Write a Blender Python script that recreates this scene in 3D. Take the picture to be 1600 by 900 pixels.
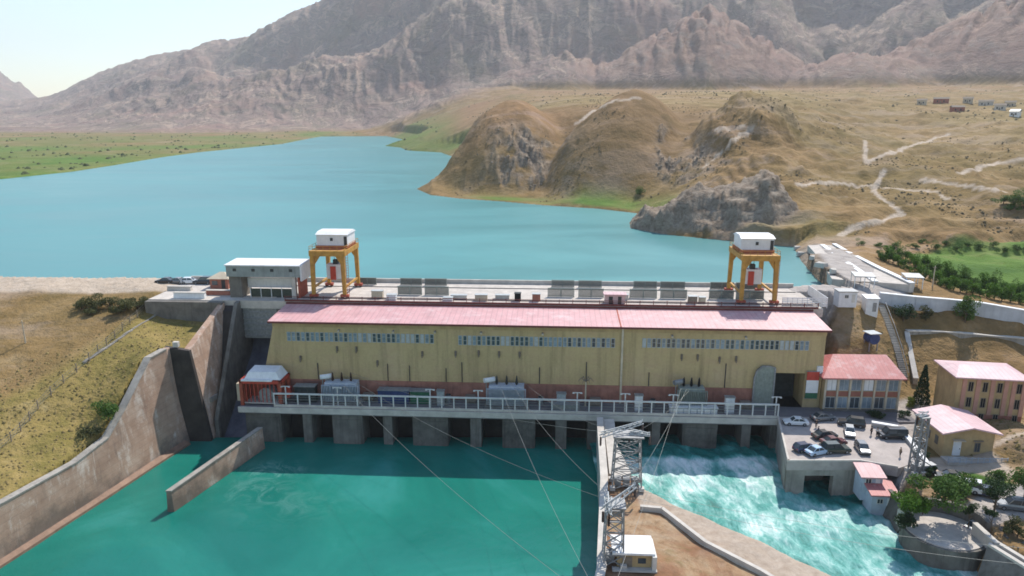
import bpy, math, random
import numpy as np
from mathutils import Vector, Matrix
R = math.radians
random.seed(7)
sc = bpy.context.scene
for o in list(bpy.data.objects):
    bpy.data.objects.remove(o)

# ------------------------------------------------------------------ camera, sky, sun, exposure
CAM_Z, FPX, PITCH = 55.0, 1100.0, R(13.5)
cam = bpy.data.cameras.new('camera')
cam.lens = FPX / 1600 * 36
cam.sensor_width = 36
cam.clip_start = 1
cam.clip_end = 40000
cam_o = bpy.data.objects.new('camera', cam)
sc.collection.objects.link(cam_o)
cam_o.location = (0, 0, CAM_Z)
cam_o.rotation_euler = (R(90) - PITCH, 0, 0)
sc.camera = cam_o

SUN_EL, SUN_AZ = R(49.5), R(30)          # azimuth measured from +y (away from the camera) towards +x
w = bpy.data.worlds.new('World')
sc.world = w
w.use_nodes = True
nt = w.node_tree
nt.nodes.clear()
sky = nt.nodes.new('ShaderNodeTexSky')
sky.sky_type = 'NISHITA'
sky.sun_disc = False
sky.sun_elevation = SUN_EL
sky.sun_rotation = SUN_AZ
sky.altitude = 400
sky.air_density = 1.25
sky.dust_density = 0.5
sky.ozone_density = 1.6
bg = nt.nodes.new('ShaderNodeBackground')
bg.inputs[1].default_value = 0.12
wo = nt.nodes.new('ShaderNodeOutputWorld')
nt.links.new(sky.outputs[0], bg.inputs[0])
nt.links.new(bg.outputs[0], wo.inputs[0])

sl = bpy.data.lights.new('sun', 'SUN')
sl.energy = 3.6
sl.angle = R(0.5)
sl.color = (1.0, 0.95, 0.87)
so = bpy.data.objects.new('sun', sl)
sc.collection.objects.link(so)
sd = Vector((math.sin(SUN_AZ) * math.cos(SUN_EL), math.cos(SUN_AZ) * math.cos(SUN_EL), math.sin(SUN_EL)))
so.rotation_euler = sd.to_track_quat('Z', 'Y').to_euler()
so.location = (0, 0, 300)

sc.view_settings.view_transform = 'Standard'
sc.view_settings.look = 'None'
sc.view_settings.exposure = 0.76
sc.view_settings.gamma = 1.0
sc.cycles.max_bounces = 6
sc.cycles.diffuse_bounces = 3
sc.cycles.glossy_bounces = 3
sc.cycles.volume_bounces = 0
sc.cycles.use_denoising = True
sc.cycles.filter_width = 1.7

# ------------------------------------------------------------------ frames of reference
TH = R(-3.3)                            # the dam's axis against the world's x axis
CT, ST, OY = math.cos(TH), math.sin(TH), 132.2


def W(s, t, z=0.0):
    """dam frame (s along the dam, t upstream) -> world"""
    return (CT * s - ST * t, OY + ST * s + CT * t, z)


def ray(px, py):
    a, b = (px - 800) / FPX, (450 - py) / FPX
    return a, math.cos(PITCH) + b * math.sin(PITCH), -math.sin(PITCH) + b * math.cos(PITCH)


def at(px, py, z):
    dx, dy, dz = ray(px, py)
    k = (z - CAM_Z) / dz
    return (dx * k, dy * k, z)


def loc(x, y):
    y -= OY
    return (CT * x + ST * y, -ST * x + CT * y)


def sx(px, t, z):
    """s of the point at (t, z) standing in picture column px"""
    a = (px - 800) / FPX
    k1, k2 = math.cos(PITCH), math.sin(PITCH)
    # CT s - ST t = a((OY+ST s+CT t) k1 - (z-CAM) k2)
    return (a * ((OY + CT * t) * k1 - (z - CAM_Z) * k2) + ST * t) / (CT - a * ST * k1)


# ------------------------------------------------------------------ numpy noise
def _grad(n, seed):
    r = np.random.RandomState(seed)
    a = r.rand(n, n) * 2 * np.pi
    return np.cos(a).astype(np.float32), np.sin(a).astype(np.float32)


_G = {}


def perlin(x, y, seed=0):
    n = 256
    if seed not in _G:
        _G[seed] = _grad(n, seed)
    gx, gy = _G[seed]
    xi = np.floor(x).astype(np.int64)
    yi = np.floor(y).astype(np.int64)
    xf = (x - xi).astype(np.float32)
    yf = (y - yi).astype(np.float32)
    u = xf * xf * xf * (xf * (xf * 6 - 15) + 10)
    v = yf * yf * yf * (yf * (yf * 6 - 15) + 10)

    def g(i, j):
        a, b = (xi + i) % n, (yi + j) % n
        return gx[a, b] * (xf - i) + gy[a, b] * (yf - j)
    a0 = g(0, 0)
    a0 = a0 + u * (g(1, 0) - a0)
    b0 = g(0, 1)
    b0 = b0 + u * (g(1, 1) - b0)
    return (a0 + v * (b0 - a0)) * 1.5


def fbm(x, y, oct=5, seed=0, gain=0.5):
    s, a = 0, 1.0
    for k in range(oct):
        s = s + a * perlin(x * 2 ** k + 17.3 * k, y * 2 ** k - 9.1 * k, seed + k)
        a *= gain
    return s


def ridged(x, y, oct=5, seed=0, gain=0.5):
    s, a, p = 0, 1.0, 1.0
    for k in range(oct):
        r = 1 - np.abs(perlin(x * 2.03 ** k + 31.7 * k, y * 2.03 ** k + 11.9 * k, seed + k)) * 1.35
        r = np.clip(r, 0, 1) ** 2
        s = s + a * r * p
        p = np.clip(r * 1.6, 0.15, 1)
        a *= gain
    return s


def sstep(a, b, x):
    t = np.clip((x - a) / (b - a), 0, 1)
    return t * t * (3 - 2 * t)


def smax(a, b, k):
    h = np.clip(0.5 + 0.5 * (a - b) / k, 0, 1)
    return b + (a - b) * h + k * h * (1 - h)


def sdf(poly, x, y):
    """signed distance to a polygon, negative inside"""
    d = np.full(x.shape, 1e12)
    ins = np.zeros(x.shape, bool)
    n = len(poly)
    for i in range(n):
        ax, ay = poly[i][:2]
        bx, by = poly[(i + 1) % n][:2]
        ex, ey = bx - ax, by - ay
        wx, wy = x - ax, y - ay
        t = np.clip((wx * ex + wy * ey) / (ex * ex + ey * ey + 1e-9), 0, 1)
        d = np.minimum(d, (wx - t * ex) ** 2 + (wy - t * ey) ** 2)
        c = ((ay <= y) & (by > y)) | ((by <= y) & (ay > y))
        xc = ax + (y - ay) * ex / (ey if abs(ey) > 1e-9 else 1e-9)
        ins ^= c & (x < xc)
    d = np.sqrt(d)
    return np.where(ins, -d, d)


def dline(pts, x, y):
    d = np.full(x.shape, 1e12)
    for (ax, ay), (bx, by) in zip(pts[:-1], pts[1:]):
        ex, ey = bx - ax, by - ay
        t = np.clip(((x - ax) * ex + (y - ay) * ey) / (ex * ex + ey * ey + 1e-9), 0, 1)
        d = np.minimum(d, (x - ax - t * ex) ** 2 + (y - ay - t * ey) ** 2)
    return np.sqrt(d)


# ------------------------------------------------------------------ object helpers
def tag(o, label=None, cat=None, group=None, kind=None):
    for k, v in (('label', label), ('category', cat), ('group', group), ('kind', kind)):
        if v:
            o[k] = v
    return o


def thing(name, label, cat, p=(0, 0, 0), rz=0.0, group=None):
    o = bpy.data.objects.new(name, None)
    o.empty_display_size = 0.5
    sc.collection.objects.link(o)
    o.location = p
    o.rotation_euler = (0, 0, rz)
    return tag(o, label, cat, group)


def dthing(name, label, cat, s, t, z, group=None, rz=0.0):
    return thing(name, label, cat, W(s, t, z), TH + rz, group)


class MB:
    """collects polygons; o is subtracted so coordinates may be given in a bigger frame"""

    def __init__(self, o=(0, 0, 0)):
        self.v, self.f, self.m, self.o, self.cur = [], [], [], o, 0

    def mat(self, i):
        self.cur = i
        return self

    def add(self, vs, fs):
        b = len(self.v)
        ox, oy, oz = self.o
        self.v += [(p[0] - ox, p[1] - oy, p[2] - oz) for p in vs]
        self.f += [tuple(b + i for i in f) for f in fs]
        self.m += [self.cur] * len(fs)
        return self

    def box(self, x0, x1, y0, y1, z0, z1):
        if x1 < x0: x0, x1 = x1, x0
        if y1 < y0: y0, y1 = y1, y0
        v = [(x, y, z) for z in (z0, z1) for y in (y0, y1) for x in (x0, x1)]
        return self.add(v, [(0, 2, 3, 1), (4, 5, 7, 6), (0, 1, 5, 4), (2, 6, 7, 3), (0, 4, 6, 2), (1, 3, 7, 5)])

    def cbox(self, c, size, rz=0.0, rx=0.0, ry=0.0):
        m = Matrix.Rotation(rz, 3, 'Z') @ Matrix.Rotation(ry, 3, 'Y') @ Matrix.Rotation(rx, 3, 'X')
        h = [k / 2 for k in size]
        v = []
        for z in (-1, 1):
            for y in (-1, 1):
                for x in (-1, 1):
                    p = m @ Vector((x * h[0], y * h[1], z * h[2]))
                    v.append((p.x + c[0], p.y + c[1], p.z + c[2]))
        return self.add(v, [(0, 2, 3, 1), (4, 5, 7, 6), (0, 1, 5, 4), (2, 6, 7, 3), (0, 4, 6, 2), (1, 3, 7, 5)])

    def hexa(self, lo, hi):
        """bottom loop and top loop of n points"""
        n = len(lo)
        fs = [tuple(reversed(range(n))), tuple(range(n, 2 * n))]
        fs += [(i, (i + 1) % n, n + (i + 1) % n, n + i) for i in range(n)]
        return self.add(list(lo) + list(hi), fs)

    def prism(self, poly, z0, z1):
        return self.hexa([(p[0], p[1], z0) for p in poly], [(p[0], p[1], z1) for p in poly])

    def xprism(self, poly, y0, y1):
        """poly in x-z, extruded along y"""
        return self.hexa([(p[0], y0, p[1]) for p in poly], [(p[0], y1, p[1]) for p in poly])

    def yprism(self, poly, x0, x1):
        """poly in y-z, extruded along x"""
        return self.hexa([(x0, p[0], p[1]) for p in poly], [(x1, p[0], p[1]) for p in poly])

    def tube(self, p, q, r, n=6, r2=None):
        p, q = Vector(p), Vector(q)
        d = q - p
        if d.length < 1e-6:
            return self
        d.normalize()
        a = d.orthogonal().normalized()
        b = d.cross(a)
        r2 = r if r2 is None else r2
        lo = [p + (a * math.cos(i * 2 * math.pi / n) + b * math.sin(i * 2 * math.pi / n)) * r for i in range(n)]
        hi = [q + (a * math.cos(i * 2 * math.pi / n) + b * math.sin(i * 2 * math.pi / n)) * r2 for i in range(n)]
        return self.hexa([tuple(v) for v in lo], [tuple(v) for v in hi])

    def bar(self, p, q, wd):
        return self.tube(p, q, wd * 0.7071, 4)

    def ball(self, c, rx, ry=None, rz=None, n=8, m=6):
        ry = rx if ry is None else ry
        rz = rx if rz is None else rz
        vs, fs = [(c[0], c[1], c[2] - rz)], []
        for j in range(1, m):
            th = math.pi * j / m - math.pi / 2
            for i in range(n):
                a = 2 * math.pi * i / n
                vs.append((c[0] + rx * math.cos(th) * math.cos(a), c[1] + ry * math.cos(th) * math.sin(a), c[2] + rz * math.sin(th)))
        vs.append((c[0], c[1], c[2] + rz))
        last = len(vs) - 1
        for i in range(n):
            fs.append((0, 1 + (i + 1) % n, 1 + i))
            fs.append((last, last - n + i, last - n + (i + 1) % n))
            for j in range(m - 2):
                a = 1 + j * n
                fs.append((a + i, a + (i + 1) % n, a + n + (i + 1) % n, a + n + i))
        return self.add(vs, fs)

    def done(self, name, mats, parent=None, smooth=False):
        me = bpy.data.meshes.new(name)
        me.from_pydata(self.v, [], self.f)
        mats = mats if isinstance(mats, (list, tuple)) else [mats]
        for m in mats:
            me.materials.append(m)
        if len(mats) > 1:
            me.polygons.foreach_set('material_index', self.m)
        if smooth:
            me.polygons.foreach_set('use_smooth', [True] * len(self.f))
        me.update()
        import bmesh
        b = bmesh.new()
        b.from_mesh(me)
        bmesh.ops.recalc_face_normals(b, faces=b.faces)
        b.to_mesh(me)
        b.free()
        o = bpy.data.objects.new(name, me)
        sc.collection.objects.link(o)
        if parent is not None:
            o.parent = parent
        return o


def copy_tree(o, parent=None, p=None, rz=None, label=None, group=None):
    c = o.copy()
    sc.collection.objects.link(c)
    if parent is not None:
        c.parent = parent
    for ch in list(o.children):
        copy_tree(ch, c)
    if p is not None: c.location = p
    if rz is not None: c.rotation_euler = (0, 0, rz)
    if label: c['label'] = label
    if group: c['group'] = group
    return c


# ------------------------------------------------------------------ materials
class NT:
    def __init__(self, name):
        self.m = bpy.data.materials.new(name)
        self.m.use_nodes = True
        self.t = self.m.node_tree
        self.t.nodes.clear()
        self.out = self.n('OutputMaterial')
        self.b = self.n('BsdfPrincipled')
        self.l(self.b.outputs[0], self.out.inputs[0])
        self.tc = self.n('TexCoord')
        self.obj = self.tc.outputs['Object']

    def n(self, k):
        return self.t.nodes.new('ShaderNode' + k)

    def l(self, a, b):
        self.t.links.new(a, b)

    def mapping(self, scale, rot=(0, 0, 0)):
        m = self.n('Mapping')
        m.inputs['Scale'].default_value = scale
        m.inputs['Rotation'].default_value = rot
        self.l(self.obj, m.inputs[0])
        return m.outputs[0]

    def noise(self, scale=1, detail=5, rough=0.6, dist=0.0, vec=None):
        n = self.n('TexNoise')
        n.inputs['Scale'].default_value = scale
        n.inputs['Detail'].default_value = detail
        n.inputs['Roughness'].default_value = rough
        n.inputs['Distortion'].default_value = dist
        self.l(self.obj if vec is None else vec, n.inputs['Vector'])
        return n.outputs['Fac']

    def ramp(self, fac, stops, interp='LINEAR'):
        r = self.n('ValToRGB')
        r.color_ramp.interpolation = interp
        el = r.color_ramp.elements
        while len(el) > 1:
            el.remove(el[0])
        el[0].position, c = stops[0]
        el[0].color = (*c, 1) if not isinstance(c, (int, float)) else (c, c, c, 1)
        for p, c in stops[1:]:
            e = el.new(p)
            e.color = (*c, 1) if not isinstance(c, (int, float)) else (c, c, c, 1)
        self.l(fac, r.inputs[0])
        return r.outputs[0]

    def mix(self, fac, a, b, mode='MIX'):
        m = self.n('Mix')
        m.data_type = 'RGBA'
        m.blend_type = mode
        for v, i in ((fac, 0), (a, 6), (b, 7)):
            if isinstance(v, (int, float)):
                m.inputs[i].default_value = v
            elif isinstance(v, tuple):
                m.inputs[i].default_value = (*v, 1)
            else:
                self.l(v, m.inputs[i])
        return m.outputs[2]

    def math(self, op, a, b=0.0):
        m = self.n('Math')
        m.operation = op
        for v, i in ((a, 0), (b, 1)):
            if isinstance(v, (int, float)):
                m.inputs[i].default_value = v
            else:
                self.l(v, m.inputs[i])
        return m.outputs[0]

    def attr(self, name):
        a = self.n('Attribute')
        a.attribute_name = name
        return a.outputs['Fac']

    def color(self, c):
        if isinstance(c, tuple):
            self.b.inputs['Base Color'].default_value = (*c, 1)
        else:
            self.l(c, self.b.inputs['Base Color'])

    def bump(self, h, strength=0.3, dist=0.1):
        b = self.n('Bump')
        b.inputs['Strength'].default_value = strength
        b.inputs['Distance'].default_value = dist
        self.l(h, b.inputs['Height'])
        self.l(b.outputs[0], self.b.inputs['Normal'])

    def set(self, rough=None, metal=None, spec=None):
        if rough is not None: self.b.inputs['Roughness'].default_value = rough
        if metal is not None: self.b.inputs['Metallic'].default_value = metal
        if spec is not None: self.b.inputs['Specular IOR Level'].default_value = spec
        return self


def simple(name, c, var=0.25, scale=1.2, rough=0.8, metal=0.0, streak=0.0, streak_c=None, bump=0.0, spec=0.3):
    """a paint, concrete or metal with mottling and optional vertical run-off streaks"""
    k = NT(name).set(rough, metal, spec)
    lo = tuple(x * (1 - var) for x in c)
    hi = tuple(min(0.95, x * (1 + var * 0.7)) for x in c)
    n = k.noise(scale, 6, 0.65)
    col = k.ramp(n, [(0.3, lo), (0.7, hi)])
    if streak > 0:
        v = k.mapping((1.0, 1.0, 0.07))
        s = k.noise(1.1, 5, 0.7, 0.0, v)
        f = k.ramp(s, [(0.5, 0.0), (0.68, 1.0)])
        f = k.math('MULTIPLY', f, streak)
        col = k.mix(f, col, streak_c or tuple(x * 0.4 for x in c))
    k.color(col)
    if bump > 0:
        k.bump(k.noise(scale * 4, 5, 0.6), bump, 0.08)
    return k.m


MT = {}
MT['conc'] = simple('weathered_concrete', (0.33, 0.30, 0.26), 0.3, 0.35, 0.9, streak=0.55, bump=0.3)
MT['conc_dark'] = simple('dark_concrete', (0.17, 0.155, 0.135), 0.35, 0.4, 0.85, streak=0.6, bump=0.3)
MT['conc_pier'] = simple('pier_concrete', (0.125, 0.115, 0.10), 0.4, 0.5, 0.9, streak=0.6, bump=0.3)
MT['conc_shade'] = simple('shaded_brown_concrete', (0.055, 0.045, 0.04), 0.4, 0.4, 0.8, streak=.4)  # shade painted as colour, for faces turned from the sun
MT['conc_deep_shade'] = simple('black_shade_concrete', (0.03, 0.028, 0.026), 0.4, 0.5, 0.7)  # near-black: deep shade under the deck put into the colour
MT['maroon'] = simple('dark_maroon_trim', (0.15, 0.045, 0.04), .3, 1.0, .7)
MT['rack'] = simple('grey_green_slats', (0.13, 0.14, 0.125), 0.35, 2.0, 0.7)
MT['conc_pale'] = simple('pale_concrete', (0.50, 0.46, 0.41), 0.22, 0.5, 0.9, bump=0.2)
MT['white'] = simple('white_paint', (0.72, 0.72, 0.72), 0.12, 0.9, 0.55, streak=0.15)
MT['fence'] = simple('pale_rail_paint', (0.58, 0.57, 0.55), 0.15, 1.0, 0.6)
MT['steel'] = simple('galvanised_steel', (0.27, 0.275, 0.28), 0.3, 2.0, 0.55, 0.3)
MT['dark'] = simple('dark_steel', (0.045, 0.05, 0.05), 0.4, 1.5, 0.6)
MT['black'] = simple('black_void', (0.012, 0.012, 0.014), 0.3, 1.0, 0.9)
MT['orange'] = simple('ochre_crane_paint', (0.46, 0.245, 0.05), 0.3, 0.9, 0.6, streak=0.3, streak_c=(0.2, 0.09, 0.04))
MT['rust'] = simple('rust_red_paint', (0.36, 0.085, 0.05), 0.3, 1.2, 0.7)
MT['red'] = simple('red_paint', (0.50, 0.07, 0.045), 0.25, 1.0, 0.6)
MT['glass'] = simple('grey_glass', (0.05, 0.065, 0.075), 0.4, 0.7, 0.15, spec=0.6)
MT['glass_pale'] = simple('blue_grey_glass', (0.20, 0.25, 0.29), 0.5, 0.45, 0.2, spec=0.6)
MT['frame'] = simple('pale_window_frame', (0.40, 0.42, 0.42), 0.2, 2, 0.6)
MT['bluegrey'] = simple('blue_grey_equipment', (0.42, 0.46, 0.52), 0.2, 1.5, 0.6)
MT['greengrey'] = simple('green_grey_equipment', (0.25, 0.28, 0.25), 0.25, 1.5, 0.6)
MT['blue'] = simple('blue_paint', (0.035, 0.06, 0.16), 0.3, 1.5, 0.5)
MT['green'] = simple('green_paint', (0.03, 0.13, 0.07), 0.3, 1.5, 0.6)
MT['brown'] = simple('brown_insulator', (0.06, 0.03, 0.022), 0.3, 3, 0.4)
MT['door'] = simple('off_white_door', (0.6, 0.58, 0.53), 0.1, 1, 0.6)
MT['beige'] = simple('beige_plaster', (0.52, 0.44, 0.33), 0.2, 0.6, 0.9, streak=0.2)
MT['ochre'] = simple('ochre_plaster', (0.42, 0.30, 0.155), 0.22, 0.5, 0.9, streak=0.3)
MT['terracotta'] = simple('terracotta_plaster', (0.33, 0.135, 0.095), 0.25, 0.7, 0.9, streak=0.2)
MT['mesh'] = simple('dark_green_mesh', (0.05, 0.06, 0.045), 0.4, 3, 0.7)
MT['rubber'] = simple('tyre_rubber', (0.02, 0.02, 0.02), 0.2, 3, 0.9)
MT['lamp'] = simple('lamp_glass', (0.6, 0.6, 0.58), 0.05, 3, 0.15, spec=0.6)
MT['tail'] = simple('tail_lamp', (0.35, 0.02, 0.02), 0.1, 3, 0.25, spec=0.6)
MT['cable'] = simple('cable', (0.22, 0.23, 0.22), 0.1, 1, 0.5, 0.4)
MT['wood'] = simple('grey_timber', (0.22, 0.18, 0.14), 0.3, 2, 0.9)
MT['pinkplaster'] = simple('pink_plaster', (0.46, 0.25, 0.19), .15, .8, .9)
MT['bark'] = simple('bark', (0.11, 0.08, 0.055), 0.35, 3, 0.95)


def wall_mat():
    k = NT('ochre_powerhouse_wall').set(0.9, 0, 0.2)
    big = k.noise(0.09, 4, 0.6)
    col = k.ramp(big, [(0.3, (0.42, 0.31, 0.155)), (0.55, (0.50, 0.375, 0.195)), (0.75, (0.52, 0.375, 0.235))])
    v = k.mapping((0.9, 0.9, 0.06))
    s = k.noise(0.8, 6, 0.7, 0.0, v)
    col = k.mix(k.math('MULTIPLY', k.ramp(s, [(0.48, 0.0), (0.68, 1.0)]), 0.7), col, (0.19, 0.145, 0.075))
    v2 = k.mapping((0.25, 0.25, 0.6))
    s2 = k.noise(1.0, 5, 0.7, 0.4, v2)
    col = k.mix(k.math('MULTIPLY', k.ramp(s2, [(0.48, 0.0), (0.7, 1.0)]), 0.55), col, (0.45, 0.28, 0.185))
    col = k.mix(0.35, col, k.ramp(k.noise(2.2, 6, 0.7), [(0.3, (0.33, 0.245, 0.125)), (0.7, (0.57, 0.44, 0.245))]))
    k.color(col)
    return k.m


MT['wall'] = wall_mat()
MT['plinth'] = simple('brick_red_plinth', (0.33, 0.15, 0.11), 0.3, 0.5, 0.9, streak=0.45, streak_c=(0.12, 0.06, 0.05))


def roof_mat(name, c, seam=1.6, axis=0, var=0.12):
    """sheet-metal roofing with raised seams"""
    k = NT(name).set(0.55, 0, 0.35)
    col = k.ramp(k.noise(0.35, 5, 0.65), [(0.3, tuple(x * (1 - var) for x in c)), (0.7, tuple(min(.95, x * (1 + var)) for x in c))])
    sc_ = [0.0, 0.0, 0.0]
    sc_[axis] = seam
    wv = k.n('TexWave')
    wv.wave_type = 'BANDS'
    wv.bands_direction = 'X'
    wv.inputs['Scale'].default_value = 1.0
    m = k.n('Mapping')
    m.inputs['Scale'].default_value = tuple(sc_)
    if axis == 1:
        m.inputs['Rotation'].default_value = (0, 0, R(-90))
    k.l(k.obj, m.inputs[0])
    k.l(m.outputs[0], wv.inputs['Vector'])
    line = k.ramp(wv.outputs['Fac'], [(0.9, 0.0), (0.97, 1.0)])
    col = k.mix(k.math('MULTIPLY', line, 0.4), col, tuple(x * 0.55 for x in c))
    v = k.mapping((0.5, 0.5, 0.5))
    col = k.mix(k.math('MULTIPLY', k.ramp(k.noise(0.8, 6, 0.75, 0.3, v), [(0.50, 0.0), (0.70, 1.0)]), 0.5), col, (0.66, 0.56, 0.54))
    v = k.mapping((0.9, 0.08, 0.3) if axis == 0 else (0.08, 0.9, 0.3))
    col = k.mix(k.math('MULTIPLY', k.ramp(k.noise(0.9, 6, 0.7, 0.1, v), [(0.55, 0.0), (0.75, 1.0)]), 0.4), col, tuple(x * .5 for x in c))
    k.color(col)
    return k.m


MT['roof_pink'] = roof_mat('pink_sheet_roof', (0.55, 0.305, 0.305), .3)
MT['roof_red'] = roof_mat('red_sheet_roof', (0.46, 0.15, 0.14), .4)
MT['roof_pale'] = roof_mat('pale_pink_sheet_roof', (0.56, 0.37, 0.38), .4)


def paving(name, c, patch, scale=0.25):
    k = NT(name).set(0.92, 0, 0.2)
    col = k.ramp(k.noise(scale, 6, 0.65), [(0.3, tuple(x * 0.78 for x in c)), (0.7, tuple(x * 1.15 for x in c))])
    col = k.mix(k.math('MULTIPLY', k.ramp(k.noise(scale * 3, 5, 0.7, 0.5), [(0.55, 0.0), (0.72, 1.0)]), 0.6), col, patch)
    k.color(col)
    k.bump(k.noise(3, 4), 0.15, 0.05)
    return k.m


MT['asphalt'] = paving('grey_asphalt', (0.17, 0.16, 0.165), (0.10, 0.095, 0.095))
MT['lot'] = paving('dusty_concrete_paving', (0.40, 0.35, 0.32), (0.27, 0.235, 0.22))
MT['deckpale'] = paving('pale_deck_paving', (0.50, 0.45, 0.40), (0.30, 0.26, 0.23), 0.5)


def bankwall_mat():
    """board-marked retaining wall: pinkish, white efflorescence, dark waterline bands"""
    k = NT('stained_retaining_wall').set(0.92, 0, 0.2)
    col = k.ramp(k.noise(0.25, 6, 0.65), [(0.28, (0.29, 0.18, 0.125)), (0.5, (0.41, 0.27, 0.195)), (0.72, (0.50, 0.365, 0.28))])
    v = k.mapping((1.0, 0.5, 0.18))
    col = k.mix(k.math('MULTIPLY', k.ramp(k.noise(0.7, 8, 0.75, 0.5, v), [(0.53, 0.0), (0.66, 1.0)]), 0.7), col, (0.68, 0.58, 0.50))
    v2 = k.mapping((0.6, 0.6, 0.10))
    col = k.mix(k.math('MULTIPLY', k.ramp(k.noise(0.8, 5, 0.7, 0.2, v2), [(0.55, 0.0), (0.75, 1.0)]), 0.6), col, (0.13, 0.10, 0.085))
    sp = k.n('SeparateXYZ')
    k.l(k.obj, sp.inputs[0])
    zz = k.math('ADD', sp.outputs[2], k.math('MULTIPLY', k.math('SUBTRACT', k.noise(0.16, 5, .65), .5), 16.0))
    low = k.ramp(k.math('MULTIPLY', k.math('ADD', zz, 1.0), 0.12), [(0.12, 1.0), (0.50, 0.0)])
    col = k.mix(k.math('MULTIPLY', low, 0.72), col, (0.125, 0.10, 0.082))
    lines = k.math('FRACT', k.math('MULTIPLY', sp.outputs[2], 0.9))
    lf = k.ramp(lines, [(0.0, 1.0), (0.09, 0.0), (0.93, 0.0), (1.0, 1.0)])
    col = k.mix(k.math('MULTIPLY', lf, 0.3), col, (0.15, 0.12, 0.10))
    k.color(col)
    k.bump(k.noise(2.0, 6, 0.7), 0.35, 0.1)
    return k.m


MT['bankwall'] = bankwall_mat()


def water_mat(name, c1, c2, scale, rough, bstr, bdist, stretch=(1, 1, 1), spec=0.5):
    k = NT(name).set(rough, 0, spec)
    v = k.mapping(stretch)
    col = k.ramp(k.noise(scale, 5, 0.6, 0.6, v), [(0.3, c1), (0.7, c2)])
    w_ = k.ramp(k.noise(scale * 1.7, 7, 0.7, 1.4, k.mapping((.35, 1.3, 1), (0, 0, R(12)))), [(.42, 0.0), (.66, 1.0)])
    col = k.mix(k.math('MULTIPLY', w_, .5), col, tuple(x * 1.35 for x in c2))
    k.l(k.math('ADD', rough, k.math('MULTIPLY', w_, .08)), k.b.inputs['Roughness'])
    k.color(col)
    b1 = k.noise(scale * 30, 6, 0.65, 0.3, v)
    k.bump(b1, bstr, bdist)
    k.b.inputs['IOR'].default_value = 1.33
    return k


MT['lake'] = water_mat('turquoise_lake', (0.05, 0.195, 0.203), (0.08, 0.24, 0.238), 0.006, 0.3, 0.06, 0.4, (0.5, 1.0, 1)).m


def tail_mat():
    k = NT('teal_tailwater').set(0.16, 0, 0.45)
    k.b.inputs['IOR'].default_value = 1.33
    base = k.ramp(k.noise(0.028, 5, 0.6, 1.2), [(0.32, (0.006, 0.125, 0.098)), (0.55, (0.012, 0.165, 0.128)), (0.72, (0.03, 0.215, 0.185))])
    foam = k.attr('foam')
    n = k.noise(0.22, 8, 0.72, 1.5)
    f = k.math('MULTIPLY', foam, k.ramp(n, [(0.45, 0.0), (0.68, 1.0)]))
    col = k.mix(f, base, (0.40, 0.60, 0.56))
    k.color(col)
    h = k.math('ADD', k.noise(0.35, 6, 0.6, 0.5), k.math('MULTIPLY', k.noise(1.6, 4, 0.6), 0.35))
    k.bump(h, 0.35, 0.35)
    return k.m


MT['tail'+'water'] = tail_mat()


def rush_mat():
    k = NT('foaming_race_water').set(0.3, 0, 0.4)
    k.b.inputs['IOR'].default_value = 1.33
    rot = (0, 0, R(32))
    v = k.mapping((1.0, 0.42, 1.0), rot)
    n1 = k.noise(0.15, 10, 0.72, 2.4, v)
    n2 = k.noise(0.8, 9, 0.75, 1.4, v)
    foam = k.attr('foam')
    a = k.math('ADD', k.math('MULTIPLY', n1, 0.52), k.math('MULTIPLY', n2, 0.48))
    a = k.math('ADD', a, k.math('MULTIPLY', k.math('SUBTRACT', foam, 0.5), 0.30))
    col = k.ramp(a, [(0.34, (0.015, 0.15, 0.125)), (0.43, (0.06, 0.275, 0.24)), (0.50, (0.14, 0.39, 0.35)), (0.57, (0.34, 0.55, 0.51)), (0.67, (0.72, 0.80, 0.78))])
    k.color(col)
    k.bump(k.math('ADD', n2, k.math('MULTIPLY', n1, 1.2)), 0.5, 0.5)
    return k.m


MT['rush'] = rush_mat()

# ------------------------------------------------------------------ terrain
Z_LAKE, Z_TAIL, Z_RUSH = 14.0, -7.3, -6.0
LAKE = [W(-430, 31)[:2], W(-60, 29.5)[:2], W(62, 29)[:2], W(78, 30)[:2], (80, 178), (86, 205), (93, 229), (82.6, 236), (68, 246), (55, 256), (46, 270),
        (48, 285), (58, 312), (40, 331), (15.7, 344), (-5, 360), (-27, 373), (-45, 392), (-57, 426), (-49, 450), (-46, 520), (-56, 680), (-66, 800), (-89, 900), (-140, 960),
        (-165, 1060), (-200, 1124), (-180, 1250), (-230, 1500), (-311, 1780), (-460, 1730), (-430, 1500), (-388, 1210), (-392, 1050), (-397, 906), (-385, 780),
        (-363, 652), (-352, 570), (-358, 497), (-390, 430), (-470, 330), (-520, 240)]
RACE = [(-62.4, 152), (-62.4, 144), (-63.6, 130.6), (-66.8, 130.2), (-68.3, 124), (-69.2, 117), (-71.3, 107), (-75.2, 90), (-90, 30), (76, 30), (67.5, 75), (64.5, 81.5), (62.0, 85.2), (57.3, 88), (57.5, 97), (58.3, 104), (57.6, 109), (57.6, 152)]


def px_az(px):
    return math.atan((px - 800) / FPX / 1.0)


def ctl(px, r, z):
    a = math.atan((px - 800) / FPX)
    return (math.sin(a) * r, math.cos(a) * r, z)


CTL = []
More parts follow.
